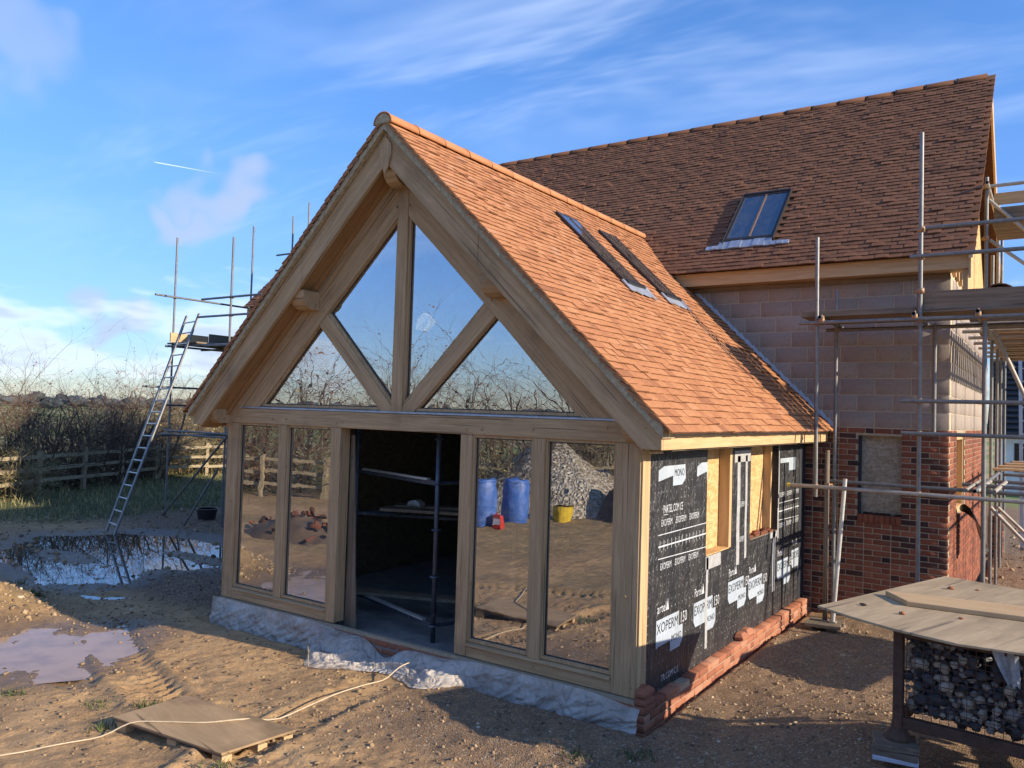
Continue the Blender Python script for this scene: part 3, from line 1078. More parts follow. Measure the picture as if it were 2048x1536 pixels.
zt = bz(OX)
bgR = [(CX, 5.327), (CX, 4.985), (.127, 2.142), (OX, 2.142), (OX, zt)]
joint = -1.62
part(MB().prism([(CX + .002, 5.327), (CX + .002, 4.985), (joint, bz(joint) - .333), (joint, bz(joint))], 'y', OY, OY + .04), 'barge_board', 'oak_r', .004)
part(MB().prism([(joint + .003, bz(joint) - .003), (joint + .003, bz(joint) - .337), (.127, 2.142), (OX, 2.142), (OX, zt)], 'y', OY, OY + .04), 'barge_board', 'oak_r', .004)
part(MB().prism(mx_([(CX + .002, 5.327), (CX + .002, 4.985), (joint, bz(joint) - .333), (joint, bz(joint))]), 'y', OY, OY + .04), 'barge_board', 'oak_l', .004)
part(MB().prism(mx_([(joint + .003, bz(joint) - .003), (joint + .003, bz(joint) - .337), (.127, 2.142), (OX, 2.142), (OX, zt)]), 'y', OY, OY + .04), 'barge_board', 'oak_l', .004)
sh = [(0, -.06), (.075, -.15), (.085, -.26), (.05, -.37), (.0, -.47), (-.05, -.37), (-.085, -.26), (-.075, -.15)]
part(MB().prism([(CX + a, 5.327 + b) for a, b in sh], 'y', OY - .022, OY - .001), 'apex_shield', 'oak_z', .004)
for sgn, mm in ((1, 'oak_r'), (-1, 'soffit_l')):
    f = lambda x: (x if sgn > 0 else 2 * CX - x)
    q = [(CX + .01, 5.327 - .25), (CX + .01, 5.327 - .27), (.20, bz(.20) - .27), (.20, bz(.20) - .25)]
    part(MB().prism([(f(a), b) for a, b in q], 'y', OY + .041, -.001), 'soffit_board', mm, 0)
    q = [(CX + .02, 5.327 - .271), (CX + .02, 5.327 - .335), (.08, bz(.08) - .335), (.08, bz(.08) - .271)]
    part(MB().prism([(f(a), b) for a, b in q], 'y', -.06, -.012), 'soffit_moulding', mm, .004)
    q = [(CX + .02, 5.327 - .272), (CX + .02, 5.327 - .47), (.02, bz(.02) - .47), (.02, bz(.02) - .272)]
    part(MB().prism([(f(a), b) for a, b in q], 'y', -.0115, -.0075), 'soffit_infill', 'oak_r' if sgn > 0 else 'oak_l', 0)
# purlin and plate ends with rounded noses
nose = [(.0, -.02), (.0, .19), (-.25, .19), (-.25, .12), (-.23, .06), (-.185, .01), (-.12, -.02)]
for cx, cz, wd, m in ((-4.235, 3.545, .23, 'oak_x'), (-1.51, 3.545, .23, 'oak_x'), (CX, 4.80, .17, 'oak_x'), (GL - .075, 2.185, .24, 'oak_x'), (.02, 2.20, .20, 'oak_x')):
    part(MB().prism([(a, cz + b) for a, b in nose], 'x', cx - wd / 2, cx + wd / 2), 'purlin_end', m, .004)

# roof decks (with openings for the rooflights) and tiles
EY0, EY1 = -0.33, 5.405
RL = [(2.22, 2.74, -2.40, -1.42), (3.36, 3.88, -2.40, -1.42)]     # y0, y1, x0, x1
MSL = 1.00450


def zroof(x, off=0.0):
    return 5.327 - PT * abs(x - CX) + off


def deck(mb, x0, x1, y0, y1, o0=-.16, o1=.03):
    mb.hexa([(x0, y0, zroof(x0, o0)), (x1, y0, zroof(x1, o0)), (x1, y1, zroof(x1, o0)), (x0, y1, zroof(x0, o0)),
             (x0, y0, zroof(x0, o1)), (x1, y0, zroof(x1, o1)), (x1, y1, zroof(x1, o1)), (x0, y1, zroof(x0, o1))])


roofR = MB()
ys = [0.02, RL[0][0], RL[0][1], RL[1][0], RL[1][1], EY1]
for i in range(5):
    if i in (1, 3):
        deck(roofR, CX, RL[0][2], ys[i], ys[i + 1])
        deck(roofR, RL[0][3], .27, ys[i], ys[i + 1])
    else:
        deck(roofR, CX, .27, ys[i], ys[i + 1])
deck(roofR, CX, .30, EY0 + .04, .02, -.02, .03)
deck(roofR, CX, -2.1, EY1, 5.85, -.10, .03)
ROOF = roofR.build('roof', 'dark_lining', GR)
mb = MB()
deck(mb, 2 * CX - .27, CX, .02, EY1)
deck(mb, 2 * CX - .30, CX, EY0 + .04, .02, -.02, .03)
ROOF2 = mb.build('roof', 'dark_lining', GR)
c_, s_ = math.cos(TH), math.sin(TH)
NO = 0.048
r1 = random.Random(3)
eaveX = .365
oR = Vector((eaveX, 0, zroof(eaveX))) + Vector((s_, 0, c_)) * NO
RLs = [(a - .012, b + .012, (eaveX - x1) / c_ - .0, (eaveX - x0) / c_ + .02) for a, b, x0, x1 in RL]


def spanR(s):
    x = eaveX - s * c_
    z = zroof(x)
    y1 = EY1 if z < 4.62 else max(EY1 - .2, 5.1245 + (z - 4.60) / MSL + .05)
    return [(EY0 - .035, y1)]


slope_len = (eaveX - CX) / c_
rowsR = int(slope_len / 0.0925)
itR = lay_tiles(oR, (0, 1, 0), (-c_, 0, s_), (s_, 0, c_), rowsR, spanR, RLs, r1, False)
put_pieces('tile', tile_meshes('tile_new'), TT, itR, 300, 'tile_new', ROOF)
oL = Vector((2 * CX - eaveX, 0, zroof(eaveX))) + Vector((-s_, 0, c_)) * NO
itL = lay_tiles(oL, (0, -1, 0), (c_, 0, s_), (-s_, 0, c_), rowsR, lambda s: [(-5.4, -EY0 + .035)], [], r1, False, flip=True)
put_pieces('tile', tile_meshes('tile_new'), TT, itL, 46, 'tile_new', ROOF2, vis=lambda p: p.y < -.2)
# verge bedding mortar under the tile ends
for sg, rf in ((1, ROOF), (-1, ROOF2)):
    mb = MB()
    n = 60
    for i in range(n):
        xa, xb = CX + (OX + .03 - CX) * i / n, CX + (OX + .03 - CX) * (i + 1) / n
        dy = EY0 - .018 + .008 * (rnd.random() - .5)
        za, zb = zroof(xa, .004), zroof(xb, .004)
        hh = .088 + .006 * rnd.random()
        fx = (lambda q: q) if sg > 0 else (lambda q: 2 * CX - q)
        mb.hexa([(fx(xa), dy, za), (fx(xb), dy, zb), (fx(xb), -.1, zb), (fx(xa), -.1, za), (fx(xa), dy + .006, za + hh), (fx(xb), dy + .006, zb + hh), (fx(xb), -.1, zb + hh), (fx(xa), -.1, za + hh)])
    mb.build('verge_mortar', 'mortar_verge', rf)


def ridge_mb(r, L, lip=0.006):
    mb = MB()
    n = 10
    vs, fs = [], []
    for i, (yy, rr) in enumerate(((0, r + lip), (.03, r), (L - .008, r))):
        for rad in (rr, rr - .016):
            for k in range(n + 1):
                a = math.pi * (-.02 + 1.04 * k / n)
                vs.append((math.cos(a) * rad, yy, math.sin(a) * rad * .92))
    m = n + 1
    for i in range(2):
        for k in range(n):
            a, b = i * 2 * m + k, (i + 1) * 2 * m + k
            fs += [(a, a + 1, b + 1, b), (a + m, b + m, b + m + 1, a + m + 1)]
    for k in range(n):
        fs.append((k, k + m, k + m + 1, k + 1))
        e = 4 * m
        fs.append((e + k, e + k + 1, e + k + m + 1, e + k + m))
    for k in (0, n):
        for i in range(2):
            fs.append((i * 2 * m + k, (i + 1) * 2 * m + k, (i + 1) * 2 * m + m + k, i * 2 * m + m + k))
    mb.add(vs, fs)
    return mb


RN = ridge_mb(.125, .45)
rme = mesh_np('ridge_tile', *template(RN), 'tile_new', None, False)
y = EY0 - .04
k = 0
while y < 5.95:
    mx = Matrix.Translation((CX, y, 5.327 + .062 + (rnd.random() - .5) * .006)) @ Matrix.Rotation((rnd.random() - .5) * .012, 4, 'Z')
    put('ridge_tile', rme, ROOF, mx=mx, tint=.62 + .25 * rnd.random())
    y += .45
RIDGE_END = y
mb = MB()
mb.prism([(CX + .108 * math.cos(a), 5.327 + .058 + .10 * math.sin(a)) for a in [math.pi * q / 10 for q in range(11)]], 'y', EY0 - .036, EY0 + .1)
mb.build('ridge_bedding', 'mortar_verge', ROOF)
mb = MB()
mb.prism([(CX + .105 * math.cos(a), 5.327 + .058 + .10 * math.sin(a)) for a in [math.pi * q / 10 for q in range(11)]], 'y', RIDGE_END - .3, RIDGE_END + .03)
mb.build('ridge_bedding', 'mortar_pale', ROOF)

# rooflights
for (y0, y1, x0, x1) in RL:
    RLt = MB()
    def P(x, y, o):
        return (x + s_ * o, y, zroof(x) + c_ * o)
    def slab(mb, xa, xb, ya, yb, o0, o1):
        mb.hexa([P(xa, ya, o0), P(xb, ya, o0), P(xb, yb, o0), P(xa, yb, o0), P(xa, ya, o1), P(xb, ya, o1), P(xb, yb, o1), P(xa, yb, o1)])
    slab(RLt, x0, x0 + .045, y0, y1, -.12, .145)
    slab(RLt, x1 - .05, x1, y0, y1, -.12, .145)
    slab(RLt, x0 + .045, x1 - .05, y0, y0 + .045, -.12, .145)
    slab(RLt, x0 + .045, x1 - .05, y1 - .045, y1, -.12, .145)
    fr = RLt.build('rooflight', 'frame_dark', GR, bev=.004)
    g = MB()
    slab(g, x0 + .03, x1 - .03, y0 + .03, y1 - .03, .132, .1445)
    g.build('rooflight_pane', 'roof_glass', fr)
    g = MB()
    slab(g, x0 + .05, x1 - .06, (y0 + y1) / 2 - .01, (y0 + y1) / 2 + .01, .146, .154)
    g.build('glazing_bar', 'frame_brown', fr)
    mb = MB()
    nn = 10
    for i in range(nn):
        ya, yb = y0 - .04 + (y1 - y0 + .16) * i / nn, y0 - .04 + (y1 - y0 + .16) * (i + 1) / nn
        xb = x1 + .13 + .05 * (ya - y0) + .012 * math.sin(i * 2.1)
        xc = x1 + .13 + .05 * (yb - y0) + .012 * math.sin(i * 2.1 + 2.1)
        mb.hexa([P(x1 - .005, ya, .12), P(xb, ya, .122), P(xc, yb, .122), P(x1 - .005, yb, .12), P(x1 - .005, ya, .142), P(xb, ya, .130 + .008 * math.sin(i)), P(xc, yb, .130 + .008 * math.sin(i + 1)), P(x1 - .005, yb, .142)])
    mb.build('lead_apron', 'lead', fr)
    g = MB()
    slab(g, x1 - .0, x1 + .05, y0 + .02, y1 - .02, .11, .165)
    g.build('rooflight_hood', 'black_plastic', fr, bev=.006)

# right side: fascia, eave strip, soffit
part(MB().box(OX - .03, OX, OY + .041, 5.385, 2.142, 2.262), 'fascia', 'pine_y', .003)
part(MB().prism([(OX - .03, 2.264), (OX + .022, 2.264), (OX + .03, 2.276), (OX + .022, 2.286), (OX - .03, 2.30)], 'y', OY + .1, 5.38), 'eave_strip', 'lead', 0)
part(MB().box(.002, OX - .032, .0, 5.385, 2.128, 2.146), 'soffit_board', 'board_y', 0)
part(MB().box(2 * CX - OX, 2 * CX - OX + .03, OY + .041, 5.385, 2.142, 2.262), 'fascia', 'pine_y', .003)
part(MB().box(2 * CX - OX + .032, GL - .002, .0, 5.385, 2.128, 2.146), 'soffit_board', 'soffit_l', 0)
part(MB().box(.001, .016, .006, .055, -.02, 2.127), 'post_lining', 'pine_z', .002)

# right wall: breather membrane over studs, two boarded openings
WX = -.002
wall = MB()
for y0, y1, z0, z1 in ((.056, 5.405, -.06, 1.0), (.056, 1.59, 1.0, 2.127), (2.36, 3.0, 1.0, 2.127), (4.1, 5.405, 1.0, 2.127)):
    wall.box(WX - .14, WX, y0, y1, z0, z1)
WALL = part(wall, 'membrane_wall', 'membrane', 0)
part(MB().box(-.16, -.13, 1.55, 2.40, .98, 2.127), 'osb_panel', 'osb', 0)
part(MB().box(-.16, -.12, 2.98, 4.12, .98, 2.127), 'osb_panel', 'osb', 0)
part(MB().box(-.128, -.004, 2.285, 2.358, 1.003, 2.125), 'window_stud', 'pine_z', .003)
part(MB().box(-.118, -.02, 3.86, 3.90, 1.003, 2.125), 'window_stud', 'pine_z', .003)
part(MB().box(-.128, .004, 1.592, 2.283, 1.002, 1.014), 'window_ledge', 'osb', 0)
part(MB().box(-.118, .003, 3.002, 4.098, 1.002, 1.012), 'window_ledge', 'board_y', 0)
part(MB().box(-.05, .012, 5.15, 5.40, -.06, 2.126), 'corner_membrane', 'membrane_edge', .01)
rb = MB()
for i in range(26):
    yy, xx, h = 3.03 + .85 * rnd.random(), -.10 + .09 * rnd.random(), .012 + .03 * rnd.random()
    rb.plank((xx, yy, 1.013 + h / 2), (xx + .03, yy + .03 + .04 * rnd.random(), 1.016 + h / 2 + .01), .03, h)
part(rb, 'mortar_crumbs', 'brick_plinth', 0)
# tapes
for y0, y1, z0, z1 in ((1.60, 1.66, .06, .985), (1.58, 2.02, .86, .995), (2.52, 2.62, .78, 2.0), (2.80, 2.87, .82, 2.0), (2.42, 2.98, 1.93, 2.06), (3.92, 4.02, .25, 1.0), (3.80, 4.09, .93, 1.0), (4.11, 4.16, .9, 2.1)):
    mb = MB()
    n = max(2, int((z1 - z0) / .1))
    for i in range(n):
        a, b = z0 + (z1 - z0) * i / n, z0 + (z1 - z0) * (i + 1) / n
        w1, w2 = .006 * math.sin(a * 9), .006 * math.sin(b * 9)
        mb.hexa([(WX + .001, y0 + w1, a), (WX + .001, y1 + w1, a), (WX + .001, y1 + w2, b), (WX + .001, y0 + w2, b), (WX + .004, y0 + w1, a), (WX + .004, y1 + w1, a), (WX + .004, y1 + w2, b), (WX + .004, y0 + w2, b)])
    mb.build('tape_strip', 'tape', WALL)


def wtext(body, size, y0, z0, m, name, wdt=None, off=.0035, clip=None):
    v, f = text_geo(body, size)
    w_ = max(q[0] for q in v)
    k = (wdt / w_) if wdt else 1.0
    mb = MB().add([(WX + off, y0 + q[0] * k, z0 + q[1]) for q in v], f)
    mb.build(name, m, WALL)


def wpoly(poly, m, name, off=.002):
    n = len(poly)
    mb = MB().add([(WX + off, a, b) for a, b in poly], [tuple(range(n))])
    mb.build(name, m, WALL)


def logo(y, z, left=False):
    wpoly([(y, z - .015 if left else z + .06), (y, z + .24), (y + .52, z + .24), (y + .52, z + .10), (y + .615, z + .10), (y + .615, z - .04), (y + .55, z - .10), (y + .32, z - .10), (y + .32, z), (y + .05, z)], 'print_grey', 'printed_panel')
    wtext('XOPERM' if left else 'EXOPERM', .135, y + .01, z + .115, 'print_black', 'printed_word', .49)
    wtext('MONO', .085, y + .345, z - .015, 'print_black', 'printed_word', .24)
    wtext('150', .15, y + .545, z + .115, 'print_white', 'printed_word', .17)
    wtext('artel' if left else 'Partel', .12, y + .01, z + .30, 'print_white', 'printed_word', .20)
    wpoly([(y + .215, z + .30), (y + .275, z + .30), (y + .25, z + .40)], 'print_white', 'printed_triangle')


logo(.395, .34, True)
logo(1.29, .335)
logo(2.285, .385)
logo(2.985, .31)
logo(4.13, .36)
logo(4.80, .42)
for y in (.37, 1.30):   # cut-off logos of the upper roll
    wpoly([(y, 1.83), (y, 1.93), (y + .12, 1.965), (y + .62 if y < 1 else 1.585, 1.965), (y + .64 if y < 1 else 1.585, 1.83), (y + .55 if y < 1 else 1.58, 1.775), (y + .33 if y < 1 else 1.57, 1.775), (y + .33 if y < 1 else 1.57, 1.87)], 'print_grey', 'printed_panel')
    if y < 1:
        wtext('MONO', .10, y + .36, 1.86, 'print_black', 'printed_word', .24)
wpoly([(4.2, 1.86), (4.2, 1.92), (4.95, 1.92), (4.95, 1.75), (4.6, 1.75), (4.6, 1.86)], 'print_grey', 'printed_panel')
wtext('PARTEL.COM CE', .105, .49, 1.535, 'print_white', 'printed_word', .46)
wtext('TR.COM C E', .085, .52, .01, 'print_white', 'printed_word', .40)
wpoly([(.50, 1.517), (.60, 1.517), (.60, 1.522), (.50, 1.522)], 'print_white', 'printed_line')
for y0, y1 in ((.40, 1.588), (4.13, 5.13)):
    for zz, sl_ in ((1.345, 0), (1.238, 0), (1.13, -.03)):
        h = .007 if zz == 1.238 else .004
        wpoly([(y0, zz - h), (y1, zz - h + sl_), (y1, zz + h + sl_), (y0, zz + h)], 'print_white', 'printed_line')
    y = y0 + .03
    while y < y1 - .02:
        wpoly([(y, 1.20), (y + .007, 1.20), (y + .007, 1.29), (y, 1.29)], 'print_white', 'printed_line', .0026)
        y += .088
    y = y0 + .05
    while y < y1 - .2:
        for zz in (1.42, 1.025):
            wtext('EXOPERM', .088, y, zz, 'print_white', 'printed_word', .25)
        y += .335
for i in range(2):
    wtext('EXOPERM', .088, 2.63, 1.42 - .395 * i, 'print_white', 'printed_word', .15)
# left wall and back wall, floor slab, inner linings
part(MB().box(GL + .002, GL + .14, .205, 5.405, -.06, 2.127), 'membrane_wall', 'membrane', 0)
part(MB().box(GL + .142, GL + .16, .21, 5.38, -.05, 2.5), 'inner_osb', 'osb_shaded', 0)
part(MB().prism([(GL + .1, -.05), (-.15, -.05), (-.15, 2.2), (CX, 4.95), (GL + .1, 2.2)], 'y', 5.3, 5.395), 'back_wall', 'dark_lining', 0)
part(MB().box(GL - .02, .02, -.03, 5.40, -.34, -.075), 'floor_slab', 'concrete', .01)
part(MB().hexa([(-3.69, .165, -.07), (-3.46, .11, -.07), (-3.46, .125, -.07), (-3.69, .18, -.07), (-3.69, .165, 2.1), (-3.625, .15, 2.1), (-3.625, .165, 2.1), (-3.69, .18, 2.1)]), 'leaning_board', 'board_z', 0)
# two added pale panels cut to the shape of sun patches on the inner slope
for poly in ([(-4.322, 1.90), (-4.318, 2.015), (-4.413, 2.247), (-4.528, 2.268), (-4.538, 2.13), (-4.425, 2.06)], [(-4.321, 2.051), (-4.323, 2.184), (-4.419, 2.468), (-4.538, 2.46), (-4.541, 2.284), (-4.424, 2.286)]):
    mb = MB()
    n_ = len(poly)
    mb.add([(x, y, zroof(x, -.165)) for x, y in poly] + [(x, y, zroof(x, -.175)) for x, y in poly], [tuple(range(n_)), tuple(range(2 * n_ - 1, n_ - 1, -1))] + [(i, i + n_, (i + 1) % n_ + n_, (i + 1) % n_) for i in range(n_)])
    part(mb, 'sun_patch_panel', 'white_render', 0)

# brick plinth ledge, right side and front corner
PLB = MB()
PLB.box(.0, .097, -.02, 5.44, -.40, -.062)
PLB.box(GL - .01, .0, -.022, .03, -.40, -.01)
PL = part(PLB, 'brick_plinth', 'mortar', 0)
PS = [(.215, False), (.102, False), (.215, True), (.102, True)]
PBT = [brick_mb(40 + i, L, .065, .10, hole=h) for i, (L, h) in enumerate(PS)]
PBM = [mesh_np('brick', *template(q), 'brick_plinth') for q in PBT]
for c in range(4):
    z = -.335 + .075 * c
    y = -.03 + (.0 if c % 2 else .113)
    if c % 2 == 0:
        put('brick', PBM[1], PL, mx=frame((.106, .023, z), (0, 1, 0), (-1, 0, 0), (0, 0, 1)), tint=rnd.random())
    while y < 5.40:
        L = .215 if rnd.random() < .75 else .102
        if c == 3 and (rnd.random() < .04):
            y += L + .01
            continue
        i = (0 if L > .2 else 1) + (2 if c == 3 and rnd.random() < .7 else 0)
        put('brick', PBM[i], PL, mx=frame((.106 + .004 * (rnd.random() - .5), y + L / 2, z), (0, 1, 0), (-1, 0, 0), (0, 0, 1)), tint=rnd.random())
        y += L + .01
    x = .098
    for j in range(26):
        L = .215 if (j + c) % 3 else .102
        if x - L < GL - .1:
            break
        put('brick', PBM[0 if L > .2 else 1], PL, mx=frame((x - L / 2, -.031, z), (1, 0, 0), (0, 1, 0), (0, 0, 1)), tint=.15 + .5 * rnd.random())
        x -= L + .01


def cant_brick(name, loc, rz, label, tint):
    """plinth special: splayed top arris"""
    mb = MB()
    L, D, H = .215, .102, .065
    mb.add([(-L / 2, -D / 2, 0), (L / 2, -D / 2, 0), (L / 2, D / 2, 0), (-L / 2, D / 2, 0), (-L / 2, -D / 2, .03), (L / 2, -D / 2, .03), (L / 2, D / 2, .03), (-L / 2, D / 2, .03),
            (-L / 2 + .05, -D / 2 + .04, H), (L / 2 - .05, -D / 2 + .04, H), (L / 2 - .05, D / 2, H), (-L / 2 + .05, D / 2, H)],
           [(3, 2, 1, 0), (0, 1, 5, 4), (1, 2, 6, 5), (2, 3, 7, 6), (3, 0, 4, 7), (4, 5, 9, 8), (5, 6, 10, 9), (6, 7, 11, 10), (7, 4, 8, 11), (8, 9, 10, 11)])
    o = mb.build(name, 'brick_plinth', None, bev=.004)
    o.location = loc
    o.rotation_euler = (0, 0, rz)
    o['tint'] = tint
    tag(o, label, 'brick', 'loose bricks on the plinth')


cant_brick('plinth_brick', (.055, .07, -.034), 1.55, 'lower of two splayed bricks stacked at the front corner of the plinth', .25)
cant_brick('plinth_brick', (.052, .075, .033), 1.63, 'upper splayed brick on top of the stack at the front plinth corner', .3)
cant_brick('plinth_brick', (.060, 2.60, -.034), 1.57, 'orange brick lying on the plinth midway along the black membrane wall', .55)
cant_brick('plinth_brick', (.052, 2.83, -.034), 1.45, 'splayed orange brick on the plinth, the farther one of the pair below the logos', .8)


# ---------------------------------------------------------------- main house
MY = 5.41
MX0, MX1 = -12.0, 1.80
ZJ = 2.345           # top of brickwork
EYM, EZM = 5.1245, 4.598
RYM, RZM = 8.58, 8.064
VX0, VX1 = -12.25, 2.06
MTH = math.atan2(RZM - EZM, RYM - EYM)
HS = thing('brick_house', 'house with brown tiled roof, grey block upper wall and red brick base', 'house', (MX1, MY, -.25))


def hp(mb, name, m, bev=0.0, parent=HS, **k):
    return mb.build(name, m, parent, bev=bev, **k)


# front wall cores (kept clear of the window opening)
WN = (.70, 1.25, 1.1785, 2.245)
core = MB()
for x0, x1, z0, z1 in ((MX0, WN[0], -.4, ZJ), (WN[1], MX1 - .006, -.4, ZJ), (WN[0], WN[1], -.4, WN[2] - .11), (WN[0], WN[1], WN[3], ZJ)):
    core.box(x0, x1, MY + .005, MY + .30, z0, z1)
BW = hp(core, 'brick_wall', 'mortar')
BS = [.215, .102, .16, .05]
BMB = [brick_mb(60 + i, L, .065, .05) for i, L in enumerate([.215, .215, .215, .102, .102, .156, .05])]
BTM = [template(q) for q in BMB]
BME = [mesh_np('brick', v, f, 'brick') for v, f in BTM]
LEN = [.215, .215, .215, .102, .102, .156, .05]
items = []
rb_ = random.Random(21)


def btint(r):
    q = r.random()
    return (.02 + .22 * r.random()) if q < .30 else (.35 + .35 * r.random() if q < .75 else .7 + .3 * r.random())


ncr = 35
for c in range(ncr):
    z = ZJ - .0685 - .075 * (c)
    x = MX1 - .0
    seq = 0
    first = True
    while x > -.35:
        if first:
            i = 0 if c % 2 == 0 else 3
            first = False
            seq = 1 if c % 2 == 0 else 0
        else:
            i = rb_.randrange(3) if seq % 2 == 0 else 3 + rb_.randrange(2)
            seq += 1
        L = LEN[i]
        xa, xb = x - L, x
        x -= L + .0105
        if z > WN[2] - .115 and z < WN[3] - .02 and xb > WN[0] and xa < WN[1]:
            # trim round the opening
            if xb > WN[1] and xb - WN[1] > .04:
                w_ = xb - WN[1]
                i = min(range(7), key=lambda q: abs(LEN[q] - w_))
                xa = WN[1]
            elif xa < WN[0] and WN[0] - xa > .04:
                w_ = WN[0] - xa
                i = min(range(7), key=lambda q: abs(LEN[q] - w_))
                xb = WN[0]
            else:
                continue
        items.append((i, frame(((xa + xb) / 2, MY + .002 * (rb_.random() - .5), z), ((xb - xa) / LEN[i], 0, 0), (0, 1, 0), (0, 0, 1)), btint(rb_)))
put_pieces('brick', BME, BTM, items, 300, 'brick', BW, vis=lambda p: p.z > .0 and p.x > .12)
# brick-on-edge window cill
sb = brick_mb(90, .065, .105, .12)
sbm = mesh_np('brick', *template(sb), 'brick')
for i in range(8):
    put('brick', sbm, BW, mx=frame((WN[0] + .038 + i * .0685, MY - .012 + .004 * rb_.random(), WN[2] - .112), (1, 0, 0), (0, 1, 0), (0, 0, 1)), tint=.45 + .3 * rb_.random())
hp(MB().box(WN[0] + .03, WN[1] - .02, MY + .13, MY + .16, WN[2] - .06, WN[3]), 'window_board', 'osb_grey')
hp(MB().box(WN[0] + .001, WN[0] + .03, MY + .05, MY + .13, WN[2] - .05, WN[3] - .001), 'damp_proof_strip', 'membrane_edge')
mb = MB()
for i in range(14):
    xx = WN[0] + .04 + .48 * rnd.random()
    mb.plank((xx, MY + .02 + .09 * rnd.random(), WN[2] + .0), (xx + .03 + .05 * rnd.random(), MY + .05 + .05 * rnd.random(), WN[2] + .012), .03, .02)
hp(mb, 'mortar_crumbs', 'brick')
# blockwork
bc = MB().box(MX0, MX1 - .006, MY + .005, MY + .30, ZJ + .0005, 4.41)
BK = hp(bc, 'block_wall', 'mortar_block')
KMB = [brick_mb(120 + i, L, .215, .06, .003) for i, L in enumerate([.44, .44, .215, .10])]
KT = [template(q) for q in KMB]
KM = [mesh_np('block', v, f, 'block') for v, f in KT]
KL = [.44, .44, .215, .10]
items = []
for c in range(10):
    z = ZJ + .009 + .225 * c
    x = MX1
    n = 0
    if c == 9:
        break
    while x > -3.2:
        i = (2 if (n == 0 and c % 2) else rb_.randrange(2))
        if n == 1 and c % 2 == 0 and c > 2 and rb_.random() < .6:
            i = 3
        L = KL[i]
        xa = x - L
        n += 1
        if z + .21 > zroof(x, .0) or x > .35:
            items.append((i, frame((xa + L / 2, MY + .002 * (rb_.random() - .5), z), (1, 0, 0), (0, 1, 0), (0, 0, 1)), min(1, max(0, .5 + .2 * rb_.gauss(0, 1)))))
        x -= L + .0105
put_pieces('block', KM, KT, items, 300, 'block', BK)
# gable end wall, x = MX1
GW = (6.45, 7.65, 1.15, 2.3)
ge = MB()
for y0, y1, z0, z1 in ((MY + .013, GW[0], -.4, ZJ), (GW[1], 12.0, -.4, ZJ), (GW[0], GW[1], -.4, GW[2]), (GW[0], GW[1], GW[3], ZJ)):
    ge.box(MX1 - .30, MX1 - .011, y0 + .29 if y0 < 6 else y0, y1, z0, z1)
GE = hp(ge, 'gable_brickwork', 'mortar')
items = []
for c in range(35):
    z = ZJ - .0685 - .075 * c
    y = MY + (.0 if c % 2 else .0)
    s = c % 2
    while y < 12:
        i = (3 if (s % 2 == 0) else 0)
        s += 1
        L = LEN[i]
        if not (y + L > GW[0] and y < GW[1] and z > GW[2] - .03 and z < GW[3]):
            if y > MY + .03:
                items.append((i, frame((MX1 + .001, y + L / 2, z), (0, 1, 0), (-1, 0, 0), (0, 0, 1)), .3 + .6 * rb_.random()))
        y += L + .0105
joined('bricks', BTM, items, 'brick', GE)
gb = MB().box(MX1 - .29, MX1 - .009, MY + .302, 12.0, ZJ + .001, 4.41)
GB = hp(gb, 'gable_blockwork', 'mortar_block')
items = []
for c in range(9):
    z = ZJ + .009 + .225 * c
    y = MY + (.06 if c % 2 else -.10)
    while y < 12:
        if y > MY + .02:
            items.append((0, frame((MX1, y + .22, z), (0, 1, 0), (-1, 0, 0), (0, 0, 1)), min(1, max(0, .6 + .2 * rb_.gauss(0, 1)))))
        y += .4505
joined('blocks', KT, items, 'block', GB)
gwm = MB()
gwm.box(MX1 - .12, MX1 - .03, GW[0], GW[0] + .09, GW[2], GW[3]).box(MX1 - .12, MX1 - .03, GW[1] - .09, GW[1], GW[2], GW[3]).box(MX1 - .12, MX1 - .03, GW[0] + .09, GW[1] - .09, GW[3] - .09, GW[3]).box(MX1 - .12, MX1 - .03, GW[0] + .09, GW[1] - .09, GW[2], GW[2] + .09)
gwo = hp(gwm, 'gable_window', 'pine_z', .004)
hp(MB().box(MX1 - .16, MX1 - .121, GW[0], GW[1], GW[2], GW[3]), 'window_board', 'osb', parent=HS)
# gable spandrel over the blockwork and its studs
gs = MB().prism([(MY + .05, 4.412), (12.0, 4.412), (RYM, RZM - .28)], 'x', MX1 - .14, MX1 - .02)
hp(gs, 'gable_sheathing', 'osb')
for yy in (5.75, 6.15, 6.6, 7.1):
    hp(MB().box(MX1 - .02, MX1 + .03, yy, yy + .09, 4.415, 4.415 + (yy - MY - .1) * 1.0), 'gable_stud', 'pine_z', .003)
# left gable end and rear
hp(MB().box(MX0, MX0 + .3, MY + .31, 12.0, -.4, 4.41), 'end_wall', 'block')
hp(MB().box(MX0 + .31, MX1 - .31, 11.7, 12.0, -.4, 4.41), 'rear_wall', 'block')

# roof
mrf = MB()
mt = lambda y: EZM + (y - EYM) * MSL
for (x0, x1) in ((VX0 + .05, VX1 - .05),):
    mrf.hexa([(x0, 5.156, mt(5.156) - .10), (x1, 5.156, mt(5.156) - .10), (x1, RYM, RZM - .10), (x0, RYM, RZM - .10), (x0, 5.156, mt(5.156) + .0), (x1, 5.156, mt(5.156) + .0), (x1, RYM, RZM), (x0, RYM, RZM)])
    mrf.hexa([(x0, RYM, RZM - .10), (x1, RYM, RZM - .10), (x1, 12.1, mt(5.10) - .10), (x0, 12.1, mt(5.10) - .10), (x0, RYM, RZM + .03), (x1, RYM, RZM + .03), (x1, 12.1, mt(5.10) + .03), (x0, 12.1, mt(5.10) + .03)])
MR = hp(mrf, 'roof', 'tile_old')
mc, ms_ = math.cos(MTH), math.sin(MTH)
oM = Vector((0, 5.065, mt(5.065))) + Vector((0, -ms_, mc)) * .025
